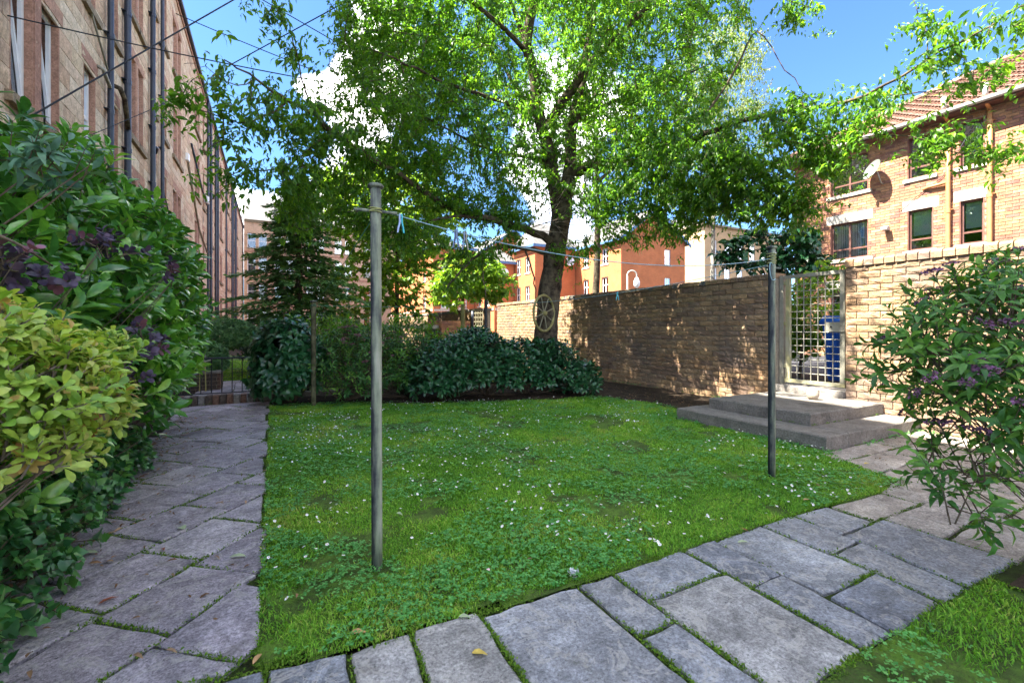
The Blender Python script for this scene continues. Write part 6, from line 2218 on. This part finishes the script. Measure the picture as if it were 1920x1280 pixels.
# old bare stems under the lime shrub
dt = bpy.data.objects['lime_shrub']
for k in range(15):
    s_ = np.array([-1.3 + random.uniform(-.1, .1), 1.1 + random.uniform(-.1, .35), random.uniform(.15, .5)])
    e_ = at(random.uniform(10, 190), random.uniform(800, 880), random.uniform(1.3, 1.65))
    t_ = np.linspace(0, 1, 6)[:, None]
    m_ = (s_ + e_) / 2 + RNG.normal(0, .05, 3)
    MB().tube((1 - t_) ** 2 * s_ + 2 * t_ * (1 - t_) * m_ + t_ ** 2 * e_, np.linspace(.0042, .0015, 6), 5).build('stem', M_DEADTWIG, dt, smooth=True)
a0_, a1_ = at(-30, 428, 1.35), at(98, 498, 1.75)
tag(MB().tube([a0_, (a0_ + a1_) / 2 + np.array([0, 0, .01]), a1_], [.0052, .0046, .004], 7).build('bare_cane', M_DEADTWIG, smooth=True, loc=a0_), 'thin pale bare cane sticking out of the hedge at the left', 'cane')

# bushes across the end of the lawn
shrub('broadleaf_bush', 'dark broad leaved bush between the left path and the corner pole',
      [((.22, 8.2, .70), (.46, .42, .62)), ((.42, 8.15, .55), (.36, .36, .52)), ((.10, 8.25, .42), (.35, .36, .40))], 300, 6, .10, .15, L_SHRUB_D, T_BROAD, [(.3, 8.2, 0)], up=.45, out=.8, droop=.45, group='bushes across the end of the lawn', n_obj=200, shell=.25, lump=.15, zmin=-.6)
_, SP, SD = shrub('spirea_bush', 'loose spirea bush with faded pink flower heads behind the near pole',
                  [((1.0, 8.0, .55), (.55, .45, .60)), ((1.6, 7.9, .62), (.60, .48, .55)), ((2.15, 7.75, .55), (.5, .42, .52)), ((1.4, 7.7, .3), (.7, .4, .32))], 520, 7, .12, .075, L_SPIREA, T_LANCE,
                  [(1.0, 8.0, 0), (1.6, 7.9, 0), (2.1, 7.8, 0)], (.008, .003), 60, .7, .6, .25, .3, .2, 3, group='bushes across the end of the lawn', n_obj=120, rnd_mu=.22)


def flower_heads(root_label_thing, P, sd, n, r, mat, name='flower_head', tiny=80):
    tpls = []
    for q in range(5):
        mb = MB()
        k = tiny
        a = RNG.uniform(0, 2 * PI, k); rr = np.sqrt(RNG.random(k))
        C = np.stack([rr * np.cos(a), rr * np.sin(a), .34 * (1 - rr ** 2) + RNG.normal(0, .05, k)], 1)
        leaf_batch(mb, C, rdir(k, -.1), norm(C * .5 + np.array([0, 0, 1])), RNG.uniform(.22, .42, k), leaf_tpl([(.5, .45)], .02, .02), RNG.random(k))
        mb.tube([(0, 0, -.9), (0, 0, -.4), (0, 0, .05)], .03, 4, .1)
        for b_ in range(6):
            e = C[b_ * 5]
            mb.tube([(0, 0, -.4), e * .9], .018, 3, .1)
        tpls.append(mb.mesh(name, mat))
    idx = RNG.choice(len(P), n, replace=False)
    for i in idx:
        z = norm(sd[i] + np.array([0, 0, .9])); x = norm(np.cross(z, rdir(1)[0])); y = np.cross(z, x)
        s_ = r * random.uniform(.6, 1.25)
        p = P[i] + sd[i] * .13
        place(random.choice(tpls), name, root_label_thing, Matrix(((x[0] * s_, y[0] * s_, z[0] * s_, p[0]), (x[1] * s_, y[1] * s_, z[1] * s_, p[1]), (x[2] * s_, y[2] * s_, z[2] * s_, p[2]), (0, 0, 0, 1))))


hi = SP[:, 2] > .55
flower_heads(bpy.data.objects['spirea_bush'], SP[hi], SD[hi], 60, .055, L_PINKHEAD)
shrub('laurel_bush', 'wide low dark laurel bush at the far end of the lawn beside the brick wall',
      [((2.75, 7.45, .45), (.62, .55, .50)), ((3.3, 7.35, .50), (.70, .60, .50)), ((3.95, 7.2, .46), (.62, .55, .47)), ((4.5, 7.0, .42), (.52, .45, .48)), ((3.2, 7.75, .62), (.6, .5, .52)), ((4.95, 6.85, .22), (.38, .35, .30)), ((2.4, 7.35, .3), (.42, .36, .36))],
      1150, 6, .11, .105, L_SHRUB_D, T_LAUREL, [(2.8, 7.5, 0), (3.4, 7.4, 0), (4.1, 7.2, 0), (4.6, 7.0, 0)], up=.6, out=.8, droop=.2, group='bushes across the end of the lawn', shell=.22, lump=.2, n_stems=40, n_obj=300, min_px=8)
shrub('laurel_bush', 'mid green bush filling the gap behind the spirea bush',
      [((1.3, 8.6, .8), (.8, .35, .55)), ((2.2, 8.5, .75), (.8, .35, .6))], 320, 6, .11, .09, L_CHERRY, T_LANCE, [(1.3, 8.6, 0), (2.2, 8.5, 0)], group='bushes across the end of the lawn', n_obj=0, up=.6)
shrub('small_weed', 'small pale green weed at the wall foot by the hoop fence', [((5.75, 7.4, .10), (.16, .15, .10))], 14, 6, .05, .07, L_IVY, T_LANCE, [(5.75, 7.4, 0)], (.004, .002), 6, n_obj=0, inner=0)
# clipped hedge over the planter
shrub('clipped_hedge', 'clipped dark green hedge with a rounded top over the brick planter',
      [(at(432, 632, 10.9), (.60, .50, .40)), (at(402, 640, 10.9), (.5, .5, .36)), ((-1.45, 10.95, .5), (.5, .28, .42)), ((-1.15, 10.95, .55), (.35, .28, .35))], 2600, 6, .04, .055, L_BOX, T_SMALL, [(-1.4, 10.95, .3), (-1.2, 10.95, .3)], (.02, .006), 3, .5, .9, 0, .10, .05, 2, n_obj=0, cat='hedge', inner=.6, twigs=False)
shrub('garden_shrub', 'loose mid green shrub beyond the railing right of the clipped hedge', [(at(500, 640, 12.5), (.6, .5, .5)), (at(470, 660, 12), (.3, .3, .4))], 160, 6, .12, .11, L_SHRUB_D, T_LANCE, [at(495, 640, 12.5) * np.array([1, 1, 0])], n_obj=0)
shrub('garden_shrub', 'dark shrub beyond the railing behind the broad leaved bush', [((1.0, 10.6, .7), (1.0, .5, .7)), ((2.6, 10.4, .7), (1.0, .5, .75)), ((4.2, 10.2, .6), (1, .5, .6))], 420, 6, .12, .11, L_CHERRY, T_LANCE, [(1, 10.6, 0), (2.6, 10.4, 0), (4.2, 10.2, 0)], n_obj=0)
# hedge beyond the gate
shrub('yard_hedge', 'dense green hedge seen through the mesh gate behind the blue bin', [((9.1, 6.0, .95), (.55, 1.0, .78)), ((9.2, 4.9, .95), (.5, .8, .72)), ((8.9, 7.2, .9), (.5, .9, .7)), ((9.3, 3.6, .9), (.5, .9, .7))], 1500, 7, .07, .075, L_CHERRY, T_SMALL,
      [(9.1, y, .29) for y in (3.6, 4.8, 6, 7)], n_obj=0, cat='hedge', floor=.32, inner=.5, twigs=False, n_stems=4)

# spirea with mauve flower heads at the right
_, P_, sd_ = shrub('spirea_shrub', 'spirea shrub with mauve flower heads leaning in from the right edge over the slabs',
                   [(at(1860, 620, 2.15), (.30, .30, .24)), (at(1800, 700, 2.1), (.24, .22, .16)), (at(1900, 760, 2.0), (.26, .26, .20)), (at(1960, 640, 2.2), (.3, .3, .28)), (at(1735, 640, 2.2), (.13, .12, .12)), (at(1690, 690, 2.25), (.13, .12, .06)),
                    (at(1800, 880, 1.95), (.16, .15, .07)), (at(1840, 800, 2.0), (.2, .2, .10)), (at(1900, 540, 2.3), (.18, .18, .10)), (at(1790, 950, 1.9), (.09, .09, .035)), (at(1730, 850, 2.1), (.08, .08, .04)), (at(1770, 570, 2.3), (.07, .07, .08))],
                   310, 8, .115, .064, L_SPIREA, T_LANCE, [(3.55, .42, -.02), (3.7, .5, -.02), (3.62, .35, -.02)], (.006, .002), 80, .45, .9, .2, .3, .25, 5, n_obj=300, cell=12, floor=.2, rnd_mu=.42, zmin=-.7)
up_ = (sd_[:, 2] > -.2)
flower_heads(bpy.data.objects['spirea_shrub'], P_[up_], sd_[up_], 56, .040, L_MAUVE)

# ------------------------------------------------------------------ litter: fallen leaves one by one, then the mass
def fallen(label, u, v, size, mat, ang, tpl=T_OBOV, curl=.3, group=None, z=.004):
    ray = at(u, v, 1.0) - np.array([0, 0, CAM_H])
    p = np.array([0, 0, CAM_H]) + ray * ((CAM_H - z) / -ray[2])
    V, F3, F4 = tpl
    W = V * size
    W[:, 2] = np.abs(V[:, 0]) * size * curl + V[:, 1] * (1 - V[:, 1]) * size * .35 + .002
    ca, sa = math.cos(ang), math.sin(ang)
    W = np.column_stack([W[:, 0] * ca - W[:, 1] * sa, W[:, 0] * sa + W[:, 1] * ca, W[:, 2]]) + p
    mb = MB().add(W, [F3] + ([F4] if F4 is not None else []), .5)
    o = mb.build('fallen_leaf', mat, smooth=True, loc=p)
    return tag(o, label, 'fallen leaf', group)


D_Y = leaf_mat('yellow_dead_leaf', [(.50, .38, .08), (.55, .40, .09)], .1, .6, .3, 1)
D_T = leaf_mat('tan_dead_leaf', [(.42, .25, .11), (.46, .28, .13)], .1, .6, .3, 1)
D_G = leaf_mat('pale_green_dead_leaf', [(.34, .42, .24), (.38, .45, .27)], .1, .6, .3, 1)
D_R = leaf_mat('red_brown_dead_leaf', [(.24, .07, .035), (.28, .09, .04)], .1, .6, .3, 1)
FG = 'single fallen leaves on the slabs and lawn'
fallen('yellow spotted fallen leaf on the grey slab, nearest the bottom edge', 915, 1228, .062, D_Y, .9, group=FG)
fallen('tan fallen leaf on the lawn edge where the two paths meet', 690, 1186, .070, D_T, 1.2, group=FG)
fallen('pale green fallen leaf on the small slab beside the big grey slab', 884, 1158, .055, D_G, 1.0, group=FG)
fallen('brown narrow fallen leaf at the bottom corner of the lawn', 474, 1246, .055, D_T, -.5, T_LAUREL, group=FG)
fallen('pale green fallen leaf in the middle of a blue grey slab', 1404, 1017, .065, D_G, 1.1, T_LAUREL, group=FG)
fallen('red brown fallen leaf on the lawn edge beside the blue grey slabs', 1403, 996, .05, D_R, .2, T_LANCE, group=FG)
fallen('pale upright fallen leaf on the lawn between the two poles', 1297, 916, .06, D_G, .3, group=FG, z=.03)
fallen('pale green fallen leaf on the lawn just left of the second pole', 1400, 874, .075, D_G, 1.2, group=FG, z=.03)
fallen('orange fallen leaf at the lawn tip by the warm grey slabs', 1632, 869, .06, D_Y, 1.2, group=FG)
fallen('cream fallen leaf lying on the slabs under the spirea', 1768, 870, .06, D_G, .8, group=FG)
fallen('curled green fallen leaf on the lawn right of the near pole', 755, 966, .06, D_G, .5, group=FG, z=.03)
fallen('tan fallen leaf on the lawn near the slab edge, right side', 1520, 937, .055, D_T, 1.2, group=FG, z=.02)
fallen('green upturned fallen leaf on the purple grey slab by the ivy', 346, 992, .055, D_G, .6, T_ROUND, group=FG)
fallen('long green fallen leaf at the ragged edge of the left path', 462, 1043, .085, D_G, 1.25, T_LAUREL, group=FG)
fallen('orange strip of dead leaf on the dark slab by the ivy', 182, 1134, .075, D_R, -1.1, T_LANCE, group=FG)
fallen('red brown fallen leaf in a joint of the left path', 308, 1032, .04, D_R, .4, group=FG)
fallen('long laurel leaf on the slab beside the ivy', 185, 1036, .10, D_G, 1.4, T_LAUREL, group=FG)
fallen('tiny red petal on the lawn in front of the near pole', 918, 1070, .022, leaf_mat('red_petal', [(.5, .02, .02)], .1), .3, T_ROUND, group=FG, z=.03)
# feather at the slab corner
ft = at(1074, 1084, 2.186); ft[2] = .02
mb = MB(); leaf_batch(mb, np.repeat(ft[None], 26, 0) + RNG.normal(0, .008, (26, 3)), rdir(26, .0), rdir(26), RNG.uniform(.015, .035, 26), T_SMALL, RNG.random(26))
tag(mb.build('feather', simple_mat('grey_down', (.5, .5, .52), (.65, .65, .66)), loc=ft), 'tuft of pale grey feather at the corner of the big slab', 'feather')


def litter(name, n, fx, label, mat=None, s=(.02, .06)):
    x, y = fx(n)
    m = len(x)
    mb = MB()
    a = RNG.uniform(0, 2 * PI, m)
    D_ = np.stack([np.cos(a), np.sin(a), RNG.normal(0, .15, m)], 1)
    N_ = np.stack([RNG.normal(0, .3, m), RNG.normal(0, .3, m), np.ones(m)], 1)
    leaf_batch(mb, np.stack([x, y, RNG.uniform(.004, .015, m)], 1), D_, N_, RNG.uniform(*s, m), T_LANCE, RNG.random(m))
    o = mb.build(name, mat or L_DEAD, smooth=True, kind='stuff')
    o['label'] = label
    o['category'] = 'leaf litter'


litter('leaf_litter', 620, lambda n: (-1.02 + np.abs(RNG.normal(0, .16, n)) - .1, RNG.uniform(1.8, 7.5, n)), 'brown leaf litter along the hedge foot on the left path')
litter('leaf_litter', 150, lambda n: (RNG.uniform(-.9, -.05, n), RNG.uniform(2.0, 8.4, n)), 'scattered dead leaves and clippings on the left path', s=(.015, .05))
litter('leaf_litter', 420, lambda n: scatter(BED, n * 2), 'dry leaves on the dark soil under the bushes')
litter('leaf_litter', 90, lambda n: scatter(LAWN, n), 'odd leaves on the lawn', L_DEAD, (.02, .05))
litter('leaf_litter', 260, lambda n: (RNG.uniform(4.9, 6.7, n), RNG.uniform(4.4, 7.2, n)), 'leaves along the foot of the shaded wall')
litter('leaf_litter', 90, lambda n: (RNG.uniform(4.6, 6.6, n), RNG.uniform(.9, 2.45, n)), 'few dead leaves on the warm grey slabs by the steps', s=(.015, .045))

# weeds and moss where walls and steps meet the ground
def weeds(name, segs, n, label, mat, s=(.015, .045), spread=.03):
    P = []
    for a, b in segs:
        a, b = np.array(a, float), np.array(b, float)
        k = int(n * np.linalg.norm(b - a))
        t = RNG.random((k, 1))
        p = a + (b - a) * t + np.column_stack([RNG.normal(0, spread, (k, 2)), RNG.uniform(0, .012, k)])
        P.append(p[np.array([n3(q, 2.6, 40.) for q in p]) > -.05])
    P = np.concatenate(P)
    m = len(P)
    mb = MB()
    leaf_batch(mb, P, rdir(m, .1), rdir(m, .3), RNG.uniform(*s, m), T_NARROW, RNG.random(m))
    o = mb.build(name, mat, smooth=True, kind='stuff')
    o['label'] = label
    o['category'] = 'weeds'


weeds('weeds', [((4.78, 2.46, 0), (6.6, 2.46, 0)), ((4.77, 2.5, 0), (4.77, 4.4, 0)), ((6.70, -.6, 0), (6.70, 2.45, 0))], 110, 'weeds and moss along the foot of the steps and sunlit wall', L_CLOVER)
weeds('weeds', [((6.68, 4.4, .03), (6.68, 9.0, .03))], 90, 'weeds along the foot of the shaded wall', L_IVY)
weeds('weeds', [((-1.1, 8.6, .0), (-.2, 8.6, .0)), ((5.19, 2.84, .142), (6.6, 2.84, .142)), ((5.17, 2.9, .142), (5.17, 4.1, .142))], 60, 'little weeds at the brick kerb and in the step corner', L_MOSS, (.01, .03), .012)
